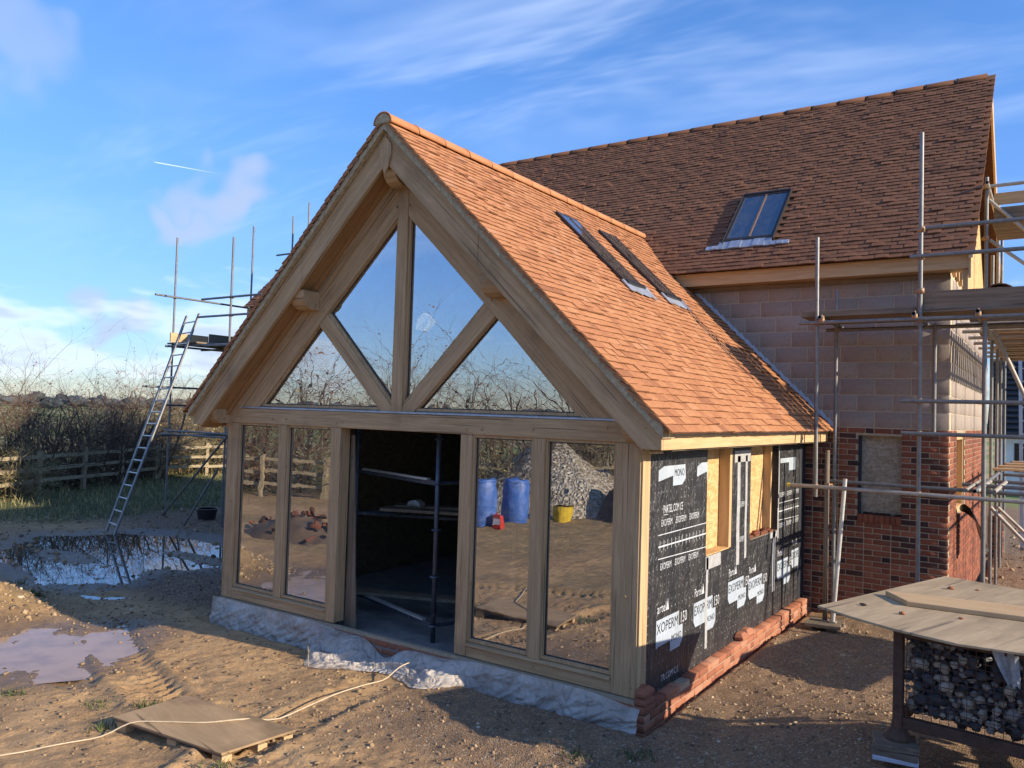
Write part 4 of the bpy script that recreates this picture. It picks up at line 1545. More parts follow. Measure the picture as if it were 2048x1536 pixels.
MRL = (-1.29, -.54, 5.58, 6.50)       # x0,x1,y0,y1
s0 = lambda y: (y - 5.065) / mc
rows = int(s0(RYM) / .0925)
itM = lay_tiles(oM, (1, 0, 0), (0, mc, ms_), (0, -ms_, mc), rows, lambda s: [(VX0, VX1 + .02)], [(MRL[0] - .01, MRL[1] + .01, s0(MRL[2]) - .05, s0(MRL[3]) + .02)], random.Random(5), True)
itM = [q for q in itM if not (abs(q[1].translation.x - CX) < 3.4 and zroof(q[1].translation.x, -.05) > q[1].translation.z)]
put_pieces('tile', tile_meshes('tile_old'), TT, itM, 300, 'tile_old', MR, vis=lambda p: p.x > -2.2)
RO = ridge_mb(.125, .45, .004)
rmo = mesh_np('ridge_tile', *template(RO), 'tile_old')
x = VX0 - .02
while x < VX1 - .1:
    mx = Matrix.Translation((x, RYM, RZM + .0 + (rnd.random() - .5) * .012)) @ Matrix.Rotation(-math.pi / 2, 4, 'Z')
    put('ridge_tile', rmo, MR, mx=mx, tint=.05 + .25 * rnd.random())
    x += .4605
hp(MB().box(-2.2, VX1 - .012, EYM, EYM + .03, 4.403, 4.594), 'fascia', 'pine_x', .003)
hp(MB().box(VX0, -7.5, EYM, EYM + .03, 4.403, 4.594), 'fascia', 'pine_x', .003)
hp(MB().box(VX0, VX1 - .03, EYM + .031, MY + .05, 4.412, 4.43), 'soffit_board', 'oak_x')
hp(MB().box(-2.0, MX1, MY - .022, MY + .0, 4.335, 4.41), 'wall_plate', 'board_x', .003)
# verge: pale bedding and barge board on the gable
mb = MB()
n = 50
for i in range(n):
    ya, yb = 5.07 + (RYM - 5.07) * i / n, 5.07 + (RYM - 5.07) * (i + 1) / n
    o = .008 * (rnd.random() - .5)
    mb.hexa([(VX1 - .03, ya, mt(ya) - .02), (VX1 + .012 + o, ya, mt(ya) - .02), (VX1 + .012 + o, yb, mt(yb) - .02), (VX1 - .03, yb, mt(yb) - .02),
             (VX1 - .03, ya, mt(ya) + .055), (VX1 + .012 + o, ya, mt(ya) + .05), (VX1 + .012 + o, yb, mt(yb) + .05), (VX1 - .03, yb, mt(yb) + .055)])
mb.build('verge_mortar', 'mortar_pale', MR)
hp(MB().prism([(5.10, mt(5.10) - .30), (5.10, mt(5.10) - .02), (RYM, RZM - .02), (RYM, RZM - .36)], 'x', VX1 - .035, VX1 - .004), 'barge_board', 'pine_y', .003)
hp(MB().prism([(RYM, RZM - .02), (12.1, mt(5.10) - .02), (12.1, mt(5.10) - .3), (RYM, RZM - .36)], 'x', VX1 - .035, VX1 - .004), 'barge_board', 'pine_y', .003)
hp(MB().prism([(5.16, mt(5.16) - .16), (5.16, mt(5.16) - .13), (RYM, RZM - .13), (RYM, RZM - .16)], 'x', MX1 - .02, VX1 - .036), 'verge_soffit', 'pine_x', 0)
hp(MB().prism([(5.16, 4.14), (5.16, 4.40), (5.30, 4.40), (5.30, 4.2)], 'x', VX1 - .10, VX1 - .04), 'verge_bracket', 'pine_z', .003)
# rooflight of the main roof


def PM(x, y, o):
    return (x, y - ms_ * o, mt(y) + mc * o)


def mslab(mb, x0, x1, ya, yb, o0, o1):
    mb.hexa([PM(x0, ya, o0), PM(x1, ya, o0), PM(x1, yb, o0), PM(x0, yb, o0), PM(x0, ya, o1), PM(x1, ya, o1), PM(x1, yb, o1), PM(x0, yb, o1)])


x0, x1, y0, y1 = MRL
mb = MB()
mslab(mb, x0, x0 + .04, y0, y1, -.02, .12)
mslab(mb, x1 - .04, x1, y0, y1, -.02, .12)
mslab(mb, x0 + .04, x1 - .04, y0, y0 + .045, -.02, .12)
mslab(mb, x0 + .04, x1 - .04, y1 - .035, y1, -.02, .12)
RF = mb.build('rooflight', 'frame_dark', HS, bev=.005)
mb = MB()
mslab(mb, (x0 + x1) / 2 - .014, (x0 + x1) / 2 + .014, y0 + .04, y1 - .03, .085, .126)
mb.build('glazing_bar', 'frame_brown', RF, bev=.003)
for xa, xb in ((x0 + .025, (x0 + x1) / 2 - .013), ((x0 + x1) / 2 + .013, x1 - .025)):
    mb = MB()
    mslab(mb, xa, xb, y0 + .03, y1 - .025, .092, .110)
    mb.build('rooflight_pane', 'roof_glass', RF)
mb = MB()
mslab(mb, x0 + .03, x1 - .03, y0 + .03, y1 - .03, .006, .02)
mb.build('blind', 'dark_lining', RF)
mb = MB()
mslab(mb, x0 - .02, x0 + .0, y0 - .03, y1, .02, .135)
mslab(mb, x1 - .0, x1 + .02, y0 - .03, y1, .02, .135)
mslab(mb, x0, x1, y1, y1 + .03, .02, .135)
mb.build('rooflight_casing', 'frame_dark', RF, bev=.004)
mb = MB()
n = 14
for i in range(n):
    xa, xb = x0 - .24 + (x1 - x0 + .50) * i / n, x0 - .24 + (x1 - x0 + .50) * (i + 1) / n
    inner = x0 - .03 < (xa + xb) / 2 < x1 + .03
    yt = y0 + (.0 if inner else -.075)
    wv = .012 * math.sin(i * 1.7)
    mslab(mb, xa, xb, y0 - .135 + wv * .3, yt, .090, .110 + wv * .4)
mb.build('lead_apron', 'lead', RF)
# stepped cover flashing where the lower roof meets the wall
k = 0
xs_ = -1.86
while xs_ < .38:
    L = .098
    zb = zroof(xs_, .075)
    mb = MB()
    y0 = MY - .006 - .001 * (k % 2)
    mb.prism([(xs_ - .012, zroof(xs_ - .012, .078)), (xs_ + L + .012, zroof(xs_ + L + .012, .078)), (xs_ + L + .028, zroof(xs_ + L, .155)), (xs_ + .018, zroof(xs_, .205))], 'y', y0 - .003 - .002 * rnd.random(), y0)
    mb.build('flashing_step', 'lead_pale', HS)
    xs_ += L
    k += 1


# ---------------------------------------------------------------- scaffolding
CPL = MB()
CPL.rings([(-.03, 0, 0), (.03, 0, 0)], .034, 8).box(-.022, .022, .02, .062, -.02, .02).rings([(0, .05, -.045), (0, .05, .045)], .009, 6)
CPM = mesh_np('coupler', *template(CPL), 'coupler')


def coupler(p, d, parent, rz=0.0):
    d = Vector(d).normalized()
    a = d.orthogonal().normalized()
    b = d.cross(a)
    put('coupler', CPM, parent, mx=frame(p, d, a, b) @ Matrix.Rotation(rz, 4, 'X'))


def tube(t, nm, p0, p1, m='steel', r=.0242):
    return MB().pipe(p0, p1, r).build(nm, m, t, smooth=False)


def sboard(t, p0, p1, m='board_x', nm='scaffold_board', wid=.215, thk=.038, up=(0, 0, 1)):
    return MB().plank(p0, p1, wid, thk, up).build(nm, m, t, bev=.003)


S1 = thing('scaffold', 'steel tube scaffold with boarded lift in front of the block wall', 'scaffold', (1.6, 4.15, -.2))
YF = 4.15
X1, X3, X4 = .455, 1.62, 2.27
tube(S1, 'standard', (X1, YF, 1.47), (X1 - .03, YF, 4.755))
tube(S1, 'standard', (X3, YF, -.2), (X3 - .015, YF, 5.90))
tube(S1, 'standard', (X4, YF + .06, -.2), (X4, YF + .06, 3.66))
tube(S1, 'standard', (.50, 4.98, -.2), (.49, 4.98, 4.2))
tube(S1, 'standard', (X3 + .05, 5.02, 2.3), (X3 + .05, 5.02, 3.7))
tube(S1, 'ledger', (.15, YF - .05, 1.60), (4.2, YF - .05, 1.60), 'steel_worn')
tube(S1, 'ledger', (.40, 4.93, 1.625), (4.2, 4.93, 1.625))
tube(S1, 'ledger', (.23, YF - .05, 3.66), (4.2, YF - .05, 3.66))
tube(S1, 'ledger', (.35, 5.03, 3.66), (4.2, 5.03, 3.66))
for (xa, z) in ((1.66, 4.735), (1.50, 4.405), (1.40, 2.69), (1.43, 2.31)):
    tube(S1, 'guard_rail', (xa, YF - .05, z), (4.2, YF - .05, z))
    coupler((X3, YF - .01, z), (0, 0, 1), S1, 1.6)
for x in (X1 + .05, X3 - .06, X4 - .06, 3.4):
    tube(S1, 'transom', (x, YF - .16, 3.715), (x, 5.25, 3.715))
    coupler((x, YF - .05, 3.69), (1, 0, 0), S1)
for p in ((X1, YF - .01, 1.6), (X1, YF - .01, 3.66), (X3, YF - .01, 1.6), (X3, YF - .01, 3.66), (X3, YF - .01, 4.0), (.50, 4.96, 1.62), (.50, 5.0, 3.66), (X4, YF + .02, 3.66)):
    coupler(p, (0, 0, 1), S1, 1.6)
MB().tube((.118, YF - .05, 1.60), (.155, YF - .05, 1.60), .027, n=10).build('end_cap', 'hatyellow', S1)
for i in range(4):
    yy = 4.27 + i * .24
    sboard(S1, (.20 + .06 * rnd.random(), yy, 3.763), (4.15, yy, 3.763 + .006 * rnd.random()))
sboard(S1, (1.57, YF + .05, 3.885), (4.2, YF + .05, 3.885), 'board_x', 'toe_board', .038, .225)
sboard(S1, (.24, YF + .14, 3.803), (1.9, YF + .16, 3.805))

S2 = thing('scaffold', 'steel tube scaffold with many boards along the sunlit gable end', 'scaffold', (2.25, 7, -.2))
for (x, y, z1) in ((2.14, 6.3, 5.85), (2.14, 7.6, 5.0), (2.12, 9.3, 6.2), (2.08, 11.2, 6.2), (2.05, 13.2, 5.0), (3.45, 6.3, 6.0), (3.45, 9.3, 6.2), (3.45, 12.5, 6.0)):
    tube(S2, 'standard', (x, y, -.2), (x, y, z1))
for z in (3.66, 1.62):
    tube(S2, 'ledger', (2.18, 4.25, z + .05), (2.18, 14, z + .05))
    tube(S2, 'ledger', (3.4, 4.4, z + .05), (3.4, 14, z + .05))
for i in range(24):
    yy = 5.35 + i * .29
    sboard(S2, (2.02 + .12 * rnd.random(), yy, 3.763), (3.7, yy, 3.763), 'pine_x' if i % 3 else 'board_x')
for i in range(8):
    yy = 5.2 + i * .9
    tube(S2, 'transom', (1.88, yy, 3.70), (3.6, yy, 3.70), 'steel_worn')
tube(S2, 'brace', (2.30, 5.2, 3.62), (2.95, 5.2, 2.0), 'steel_worn')
tube(S2, 'brace', (2.16, 6.36, 5.55), (3.3, 6.36, 4.3), 'steel_worn')
tube(S2, 'brace', (2.18, 6.34, 4.98), (3.4, 6.34, 3.9), 'steel_worn')
tube(S2, 'brace', (2.2, 8.0, 1.2), (3.5, 8.0, -.1), 'steel_worn')
tube(S2, 'brace', (2.2, 6.6, 1.3), (3.3, 6.6, .1), 'steel_worn')
for y in (5.5, 6.6, 8.6):
    tube(S2, 'transom', (1.95 + .1 * (y - 5.5), y, 1.66), (3.6, y, 1.66), 'steel')
for y in (4.6, 5.0, 5.6):
    tube(S2, 'transom', (2.05 + .28 * (y - 4.5), 3.95 + .1 * y, 1.66), (2.05 + .30 * (y - 4.5), 6.6, 1.66), 'steel_worn')
tube(S2, 'transom', (2.0, 6.3, 5.72), (3.7, 6.3, 5.72), 'steel_worn')
tube(S2, 'ledger', (2.16, 6.0, 5.70), (2.16, 9.6, 5.70), 'steel_worn')
for z, m in ((5.56, 'pine_x'), (5.36, 'board_x')):
    sboard(S2, (2.22, 6.42, z), (3.7, 6.42, z), m, 'toe_board', .038, .16)
for i in range(5):
    sboard(S2, (2.2, 6.55 + i * .24, 5.24), (3.7, 6.55 + i * .24, 5.24), 'board_x')
for p in ((2.14, 6.28, 5.72), (2.14, 6.28, 5.0), (2.14, 6.28, 3.7)):
    coupler(p, (0, 0, 1), S2, 1.6)
for i in range(4):
    sboard(S2, (2.05 + .05 * i, 9.0 + 1.2 * i, 1.72), (3.8, 9.3 + 1.2 * i, 1.74), 'pine_x')

# prop and leaning tube by the corner, on a timber pad
pp = thing('timber_prop', 'round weathered timber prop standing at the end of the membrane wall', 'prop', (.525, 4.45, -.12))
MB().rings([(.525, 4.45, -.11), (.52, 4.45, 1.0), (.523, 4.45, 2.05)], [.031, .030, .028], 10).build('pole', 'board_z', pp, smooth=True)
MB().box(.49, .56, 4.415, 4.485, -.125, -.11).build('base_plate', 'steel_worn', pp)
coupler((.525, 4.45, 1.60), (0, 0, 1), pp)
lt = thing('scaffold_tube', 'short pale scaffold tube leaning between ledger and timber pad', 'tube', (.62, 4.42, -.12))
tube(lt, 'tube', (.625, 4.43, -.105), (.745, 4.43, 1.70), 'alu', .0255)
MB().box(.585, .665, 4.39, 4.47, -.125, -.106).build('base_plate', 'steel_worn', lt)
pd_ = thing('timber_pad', 'square pad of two pale boards under the prop by the brick wall', 'pad', (.52, 4.40, -.2))
zz = zg(.53, 4.4)
for i in range(2):
    MB().plank((.33, 4.28 + .20 * i, -.145), (.74, 4.34 + .20 * i, -.145), .185, .04).build('board', 'board_x', pd_, bev=.003)
MB().plank((.36, 4.24, -.185), (.44, 4.60, -.185), .10, .035).build('batten', 'board_y', pd_)
MB().plank((.62, 4.27, -.185), (.70, 4.62, -.185), .10, .035).build('batten', 'board_y', pd_)

rs = thing('ridge_tile_stack', 'stack of nested dark red half round ridge tiles on the scaffold boards', 'ridge tiles', (2.38, 4.62, 3.785))
for i in range(3):
    mb = ridge_mb(.19 - .045 * i, .45, .0)
    me = mesh_np('ridge_tile', *template(mb), 'tile_old')
    put('ridge_tile', me, rs, mx=Matrix.Translation((2.40, 4.36, 3.90)), tint=.35)
MB().box(2.20, 2.60, 4.34, 4.84, 3.784, 3.898).build('tile_pack', 'tile_old', rs)

# left scaffold
S3 = thing('scaffold', 'dark steel scaffold tower with guard rails standing left of the garden room', 'scaffold', (-14.3, 4.65, -.3))
SD = 'steel'
XL = -14.35
for (x, y, z) in ((XL, 4.66, 6.32), (XL, 6.81, 7.05), (XL, 8.09, 7.6), (XL, 8.63, 8.1), (-12.12, 4.60, 6.1), (-12.85, 5.2, 3.7)):
    tube(S3, 'standard', (x, y, zg(x, y)), (x, y, z), SD)
for (z, y0, y1) in ((4.89, 4.13, 6.9), (2.75, 3.93, 6.8), (2.33, 4.5, 6.8), (1.62, 4.25, 6.6), (3.72, 4.45, 8.8)):
    tube(S3, 'ledger', (XL + .05, y0, z), (XL + .05, y1, z), SD)
    coupler((XL, 4.66, z), (0, 0, 1), S3)
for (z, x0, x1) in ((4.76, -13.12, -11.0), (4.36, -13.25, -11.2), (1.66, XL - .1, -11.8), (3.70, -12.95, -11.5), (3.72, XL - .1, -11.5), (1.74, XL, -11.9)):
    tube(S3, 'ledger', (x0, 4.55, z), (x1, 4.55, z), SD)
    coupler((-12.12, 4.6, z), (0, 0, 1), S3)
for (z, y) in ((6.55, 8.12), (6.12, 8.1)):
    tube(S3, 'guard_rail', (XL - .55, y - .1, z), (XL + 2, y - .1, z), SD)
for i in range(5):
    sboard(S3, (XL + .13 + .23 * i, 4.5, 3.78), (XL + .13 + .23 * i, 8.8, 3.78), 'board_y')
sboard(S3, (XL + .06, 4.55, 3.93), (XL + .06, 5.56, 3.93), 'pine_y', 'toe_board', .038, .225)
sboard(S3, (XL + .10, 5.56, 3.99), (XL + .10, 7.4, 3.99), 'board_y', 'toe_board', .038, .225)
tube(S3, 'transom', (XL - .1, 5.5, 3.70), (-12.0, 5.5, 3.70), SD)
tube(S3, 'brace', (-14.35, 4.60, -.25), (-11.95, 4.52, 1.70), SD)
tube(S3, 'brace', (-12.9, 4.2, -.3), (-12.1, 4.45, 1.0), SD)

# ladder
LD = thing('ladder', 'grey aluminium ladder leaning on the left scaffold', 'ladder', (-13.2, 2.75, -.27))
a0, a1 = Vector((-13.38, 2.73, zg(-13.38, 2.73))), Vector((-13.78, 4.62, 4.42))
b0, b1 = Vector((-12.98, 2.68, zg(-12.98, 2.68))), Vector((-13.36, 4.66, 4.46))
MB().plank(a0, a1, .03, .075, (1, 0, .2)).build('stile', 'steel', LD)
MB().plank(b0, b1, .03, .075, (1, 0, .2)).build('stile', 'steel', LD)
for i in range(18):
    t = (i + .7) / 18.4
    MB().tube(a0.lerp(a1, t), b0.lerp(b1, t), .016, n=8).build('rung', 'alu', LD)
# tub
TBk = MB()
cx, cy = -13.3, 5.05
z0 = zg(cx, cy)
TBk.rings([(cx, cy, z0), (cx, cy, z0 + .02), (cx, cy, z0 + .24), (cx, cy, z0 + .26), (cx, cy, z0 + .26), (cx, cy, z0 + .05)], [.15, .19, .235, .25, .22, .17], 20)
tag(TBk.build('builders_tub', 'black_plastic', None, smooth=False), 'black round builders tub on the ground behind the left puddle', 'tub')

# tower inside the room
S4 = thing('scaffold_tower', 'blue grey cuplock scaffold tower inside the dark doorway', 'scaffold', (-2.6, .8, -.08))
for (x, y) in ((-2.555, .36), (-4.36, .95), (-2.0, 1.9), (-3.6, 2.5)):
    MB().tube((x, y, -.075), (x, y, 2.6), .026, n=12).build('standard', 'steel_dark', S4, smooth=True)
    for z in (.10, .62, 1.12, 1.62, 2.1):
        MB().rings([(x, y, z - .012), (x, y, z), (x, y, z + .012)], [.03, .058, .05], 12).build('cup', 'steel_dark', S4)
for z in (.10, 1.62):
    MB().plank((-2.58, .375, z), (-4.34, .935, z), .03, .05).build('ledger', 'steel_dark', S4)
    MB().plank((-2.72, .40, z + .035), (-4.15, .85, z + .035), .05, .022).build('ledger_strip', 'alu', S4)
    MB().tube((-2.55, .38, z), (-2.0, 1.9, z), .022, n=8).build('transom', 'steel_dark', S4)
MB().tube((-4.36, .95, 1.08), (-2.0, 1.9, 1.08), .022, n=8).build('ledger', 'steel_dark', S4)
MB().tube((-4.36, .95, 1.08), (-3.6, 2.5, 1.08), .022, n=8).build('transom', 'steel_dark', S4)
sboard(S4, (-3.95, 1.0, 1.17), (-1.4, 2.0, 1.17), 'board_x')
sboard(S4, (-4.0, 1.3, 1.18), (-1.6, 2.3, 1.18), 'board_x')
sboard(S4, (-4.3, .72, .165), (-1.5, 1.75, .165), 'board_x')
mb = MB().plank((-3.4, 3.2, .0), (-3.55, 3.0, 2.9), .06, .03, (1, 0, 0))
tag(mb.build('timber_batten', 'pine_z', None), 'pale timber batten leaning upright deep inside the doorway', 'batten')
tag(MB().prism([(-3.80, .0), (-3.56, .0), (-3.58, .05), (-3.66, .085), (-3.76, .06)], 'y', 1.45, 1.57).build('safety_helmet', 'alu', None, bev=.02, seg=2), 'pale helmet on the inner scaffold boards', 'helmet')
bpy.data.objects['safety_helmet'].location = (0, -.2, 1.2)


# ---------------------------------------------------------------- stillage of flints with plywood sheet on top
ST = thing('steel_stillage', 'rusty steel mesh cage full of flints under a plywood sheet', 'stillage', (2.7, .1, .25))
A0 = Vector((2.10, -.44, 0))
EX = Vector((1, -.09, 0)).normalized()
EYv = Vector((.09, 1, 0)).normalized()
LX, LY, ZB, ZT = 1.25, 1.15, .455, 1.065


def sp(a, b, z):
    q = A0 + EX * a + EYv * b
    return (q.x, q.y, z)


for a, b in ((0, 0), (LX, 0), (0, LY), (LX, LY)):
    MB().hexa([sp(a - .03, b - .03, ZB - .05), sp(a + .03, b - .03, ZB - .05), sp(a + .03, b + .03, ZB - .05), sp(a - .03, b + .03, ZB - .05), sp(a - .03, b - .03, ZT), sp(a + .03, b - .03, ZT), sp(a + .03, b + .03, ZT), sp(a - .03, b + .03, ZT)]).build('post', 'rust', ST, bev=.006)
    p = Vector(sp(a, b, ZB - .04))
    MB().rings([p + Vector((0, 0, .06)), p, p + Vector((0, 0, -.06)), p + Vector((0, 0, -.075))], [.035, .045, .085, .085], 12).build('foot', 'rust', ST)
for z, h in ((ZB, .075), (ZT - .03, .05)):
    for (a0_, b0_, a1_, b1_) in ((.03, 0, LX - .03, 0), (.03, LY, LX - .03, LY), (0, .03, 0, LY - .03), (LX, .03, LX, LY - .03)):
        MB().plank(sp(a0_, b0_, z), sp(a1_, b1_, z), .045, h).build('rail', 'rust', ST, bev=.004)
wires = MB()
for i in range(24):
    a = .05 + (LX - .1) * i / 23
    wires.tube(sp(a, -.012, ZB + .03), sp(a, -.012, ZT - .05), .0028, n=4)
for i in range(14):
    z = ZB + .05 + (ZT - ZB - .1) * i / 13
    wires.tube(sp(.03, -.016, z), sp(LX - .03, -.016, z), .0028, n=4)
for i in range(20):
    b = .05 + (LY - .1) * i / 19
    wires.tube(sp(LX + .012, b, ZB + .03), sp(LX + .012, b, ZT - .05), .0028, n=4)
wires.build('mesh_panel', 'rust', ST)


def stone_mb(seed, n1=6, n2=9):
    r = random.Random(seed)
    mb = MB()
    vs = []
    sx, sy, sz = .8 + .5 * r.random(), .65 + .4 * r.random(), .6 + .5 * r.random()
    for i in range(n1 + 1):
        th = math.pi * i / n1
        for j in range(n2):
            ph = 2 * math.pi * j / n2
            q = 1 + (r.random() - .5) * .62
            vs.append((sx * q * math.sin(th) * math.cos(ph), sy * q * math.sin(th) * math.sin(ph), sz * q * math.cos(th)))
    fs = []
    for i in range(n1):
        for j in range(n2):
            j2 = (j + 1) % n2
            fs.append((i * n2 + j, (i + 1) * n2 + j, (i + 1) * n2 + j2, i * n2 + j2))
    mb.add(vs, fs)
    return mb


SMB = [stone_mb(200 + i) for i in range(9)]
STT = [template(q) for q in SMB]
SME = [mesh_np('stone', v, f, 'flint', None, False) for v, f in STT]
rs_ = random.Random(9)


def rmx(p, s, r):
    return Matrix.Translation(p) @ Matrix.Rotation(r.random() * 6.28, 4, 'Z') @ Matrix.Rotation(r.random() * 3.14, 4, 'X') @ Matrix.Scale(s, 4)


placed = []
tries = 0
while len(placed) < 260 and tries < 9000:
    tries += 1
    a, z = .04 + (LX - .08) * rs_.random(), ZB + .06 + (ZT - ZB - .13) * rs_.random()
    if a > .42 and a < .62 and z > ZT - .20:      # the hollow with the bag
        continue
    s = rs_.choice((.018, .024, .03, .038, .046, .054))
    if all((a - q[0]) ** 2 + (z - q[1]) ** 2 > (.72 * (s + q[2])) ** 2 for q in placed):
        placed.append((a, z, s))
for a, z, s in placed:
    q = rs_.random()
    put('stone', SME[rs_.randrange(9)], ST, mx=rmx(sp(a, .05 + .035 * rs_.random(), z), s, rs_), tint=(.0 + .25 * q) if q < .5 else .9 * q)
fill = []
for i in range(700):
    s = .05 + .02 * rs_.random()
    fill.append((rs_.randrange(9), rmx(sp(.05 + (LX - .1) * rs_.random(), .13 + (LY - .2) * rs_.random() ** 1.4, ZB + .05 + (ZT - ZB - .14) * rs_.random()), s, rs_), .2 * rs_.random()))  # inner stones tinted dark, shade of the gaps put into their colour
joined('stones', STT, fill, 'flint', ST)

# plywood sheet
zp = 1.078
sheet = [(1.534, -.253), (1.80, -.43), (2.096, -.587), (2.45, -.70), (2.85, -.66), (3.35, 1.32), (2.146, 1.715)]
PW = MB()
PW.prism(sheet, 'z', zp - .008, zp + .008)
PWO = PW.build('plywood_sheet', 'plywood', None, bev=.002)
tag(PWO, 'weathered grey plywood sheet lying over the flint cage', 'plywood')
tb = MB()
tb.hexa([(1.865, .47, zp + .009), (2.06, .18, zp + .009), (3.2, .27, zp + .009), (3.1, .66, zp + .009), (1.865, .47, zp + .046), (2.06, .18, zp + .046), (3.2, .27, zp + .046), (3.1, .66, zp + .046)])
tag(tb.build('timber_plank', 'pine_x', None, bev=.004), 'thick pale plank lying on the grey plywood sheet', 'plank')
for i, (x, y, s, lb) in enumerate(((2.07, -.12, .02, 'small orange brick chip near the front edge of the plywood sheet'), (2.42, .02, .016, 'orange brick chip in front of the plank on the plywood sheet'), (1.80, -.02, .018, 'dark curled leaf scrap near the left corner of the plywood'), (2.25, 1.1, .024, 'orange brick chip behind the plank on the plywood sheet'), (2.43, 1.2, .012, 'tiny brick crumb at the far side of the plywood sheet'))):
    o = put('brick_chip' if 'brick' in lb else 'dead_leaf', mesh_np('chip', *STT[i], 'brick_plinth' if 'brick' in lb else 'twig'), None, mx=Matrix.Translation((x, y, zp + .008 + s * .45)) @ Matrix.Scale(s, 4) @ Matrix.Diagonal((1.3, 1, .6, 1)), tint=.4)
    tag(o, lb, 'brick' if 'brick' in lb else 'leaf')
# hanging plastic at the cage
bag = MB()
N = 9
vs, fs = [], []
for i in range(N):
    for j in range(N):
        a, b = i / (N - 1), j / (N - 1)
        q = sp(.53 + .15 * a * (1 - .6 * b) + .10 * b, -.035 - .02 * math.sin(a * 9 + b * 3) - .02 * b, ZT - .02 - .20 * b + .012 * math.sin(a * 12))
        vs.append(q)
for i in range(N - 1):
    for j in range(N - 1):
        fs.append((i * N + j, (i + 1) * N + j, (i + 1) * N + j + 1, i * N + j + 1))
bag.add(vs, fs)
plain('grey_film', (0.30, 0.31, 0.32), 0.25, nsc=25, var=0.4, bmp=0.8)
tag(bag.build('plastic_bag', 'grey_film', None, smooth=True), 'crumpled grey plastic bag hanging from the flint cage', 'bag')
tp = thing('timber_pad', 'stack of worn board offcuts under the foot of the flint cage', 'pad', (2.10, -.44, .2))
for i, (dz_, r_, sx, m) in enumerate(((.0, .15, .27, 'lead_pale'), (.032, .1, .27, 'board_x'), (.075, .25, .26, 'board_x'))):
    c = A0 + Vector((-.01, -.03, 0))
    d = Vector((math.cos(r_), math.sin(r_), 0)) * sx / 2
    zc2 = .245 + dz_
    MB().plank(c - d + Vector((0, 0, zc2)), c + d + Vector((0, 0, zc2)), .25, .03 if i == 0 else .04).build('board', m, tp, bev=.003)

# black sack draped over the gable window cill
sk = MB()
vs, fs = [], []
N = 8
for i in range(N):
    for j in range(N):
        a, b = i / (N - 1), j / (N - 1)
        vs.append((1.83 + .36 * a * (1 - .2 * b) + .03 * math.sin(7 * b + a * 4), 6.5 + .5 * b, 1.30 - .55 * a * a - .10 * b + .04 * math.sin(9 * a + 5 * b)))
for i in range(N - 1):
    for j in range(N - 1):
        fs.append((i * N + j, (i + 1) * N + j, (i + 1) * N + j + 1, i * N + j + 1))
sk.add(vs, fs)
tag(sk.build('black_sack', 'black_plastic', None, smooth=True), 'shiny black plastic sack hanging out of the gable window', 'sack')

# ---------------------------------------------------------------- pallet with plywood lid
PLT = thing('pallet', 'low timber pallet topped with a muddy plywood board, in the foreground mud', 'pallet', (-2.75, -2.25, -.2))
c4 = [Vector((-3.37, -2.69, 0)), Vector((-2.10, -2.575, 0)), Vector((-2.02, -1.95, 0)), Vector((-3.34, -2.03, 0))]


def bil(a, b, z):
    q = c4[0].lerp(c4[1], a).lerp(c4[3].lerp(c4[2], a), b)
    return (q.x, q.y, z)


zpl = -.165
MB().hexa([bil(0, 0, zpl - .009), bil(1, 0, zpl - .009), bil(1, 1, zpl - .009), bil(0, 1, zpl - .009), bil(0, 0, zpl + .009), bil(1, 0, zpl + .009), bil(1, 1, zpl + .009), bil(0, 1, zpl + .009)]).build('plywood_top', 'palletply', PLT, bev=.003)
for b in (.03, .5, .93):
    MB().hexa([bil(a, bb, z) for z in (zpl - .029, zpl - .0095) for a, bb in ((.005, b), (.985, b), (.985, b + .06), (.005, b + .06))]).build('deck_board', 'board_x', PLT)
for a in (.02, .5, .90):
    for b in (.03, .5, .86):
        MB().hexa([bil(aa, bb, z) for z in (-.30, zpl - .0295) for aa, bb in ((a, b), (a + .085, b), (a + .085, b + .13), (a, b + .13))]).build('pallet_block', 'pine_x', PLT, bev=.003)

# cable
pts = [(-3.75, -3.9), (-3.52, -3.45), (-3.36, -3.12), (-3.18, -2.72), (-2.92, -2.50), (-2.62, -2.26), (-2.40, -1.80), (-2.33, -1.25), (-2.36, -.75), (-2.36, -.32), (-2.30, .0), (-2.18, .14)]
pp_ = []
for i in range(len(pts) - 1):
    for k in range(6):
        t = k / 6
        q0, q1, q2, q3 = [Vector(pts[max(0, min(len(pts) - 1, i + d))]) for d in (-1, 0, 1, 2)]
        q = .5 * ((2 * q1) + (-q0 + q2) * t + (2 * q0 - 5 * q1 + 4 * q2 - q3) * t * t + (-q0 + 3 * q1 - 3 * q2 + q3) * t ** 3)
        z = zg(q.x, q.y) + .012
        if pdist(np.array([q.x]), np.array([q.y]), [(v.x, v.y) for v in c4])[0] > -.06:
            z = zpl + .018
        if -1.75 < q.y < -.55:
            z = max(z, -.13 - .10 * abs(q.y + 1.2))
        if q.y > -.5:
            z = max(z, -.12 + .05 * (q.y + .5))
        pp_.append((q.x, q.y, z))
for _ in range(3):
    pp_ = [pp_[0]] + [(pp_[i][0], pp_[i][1], (pp_[i - 1][2] + 2 * pp_[i][2] + pp_[i + 1][2]) / 4) for i in range(1, len(pp_) - 1)] + [pp_[-1]]
tag(MB().rings(pp_, .0062, 6).build('cable', 'cable', None, smooth=True), 'long beige cable running over the pallet into the doorway', 'cable')
# stick
zs = zg(-3.37, -.63)
tag(MB().rings([(-3.37, -.63, zs - .02), (-3.38, -.63, zs + .14), (-3.40, -.62, zs + .21)], [.006, .005, .003], 5).tube((-3.38, -.63, zs + .13), (-3.35, -.63, zs + .2), .004, .002, 5).build('twig_stake', 'fencewood', None), 'thin pale forked twig stuck in the mud below the left panes', 'stick')

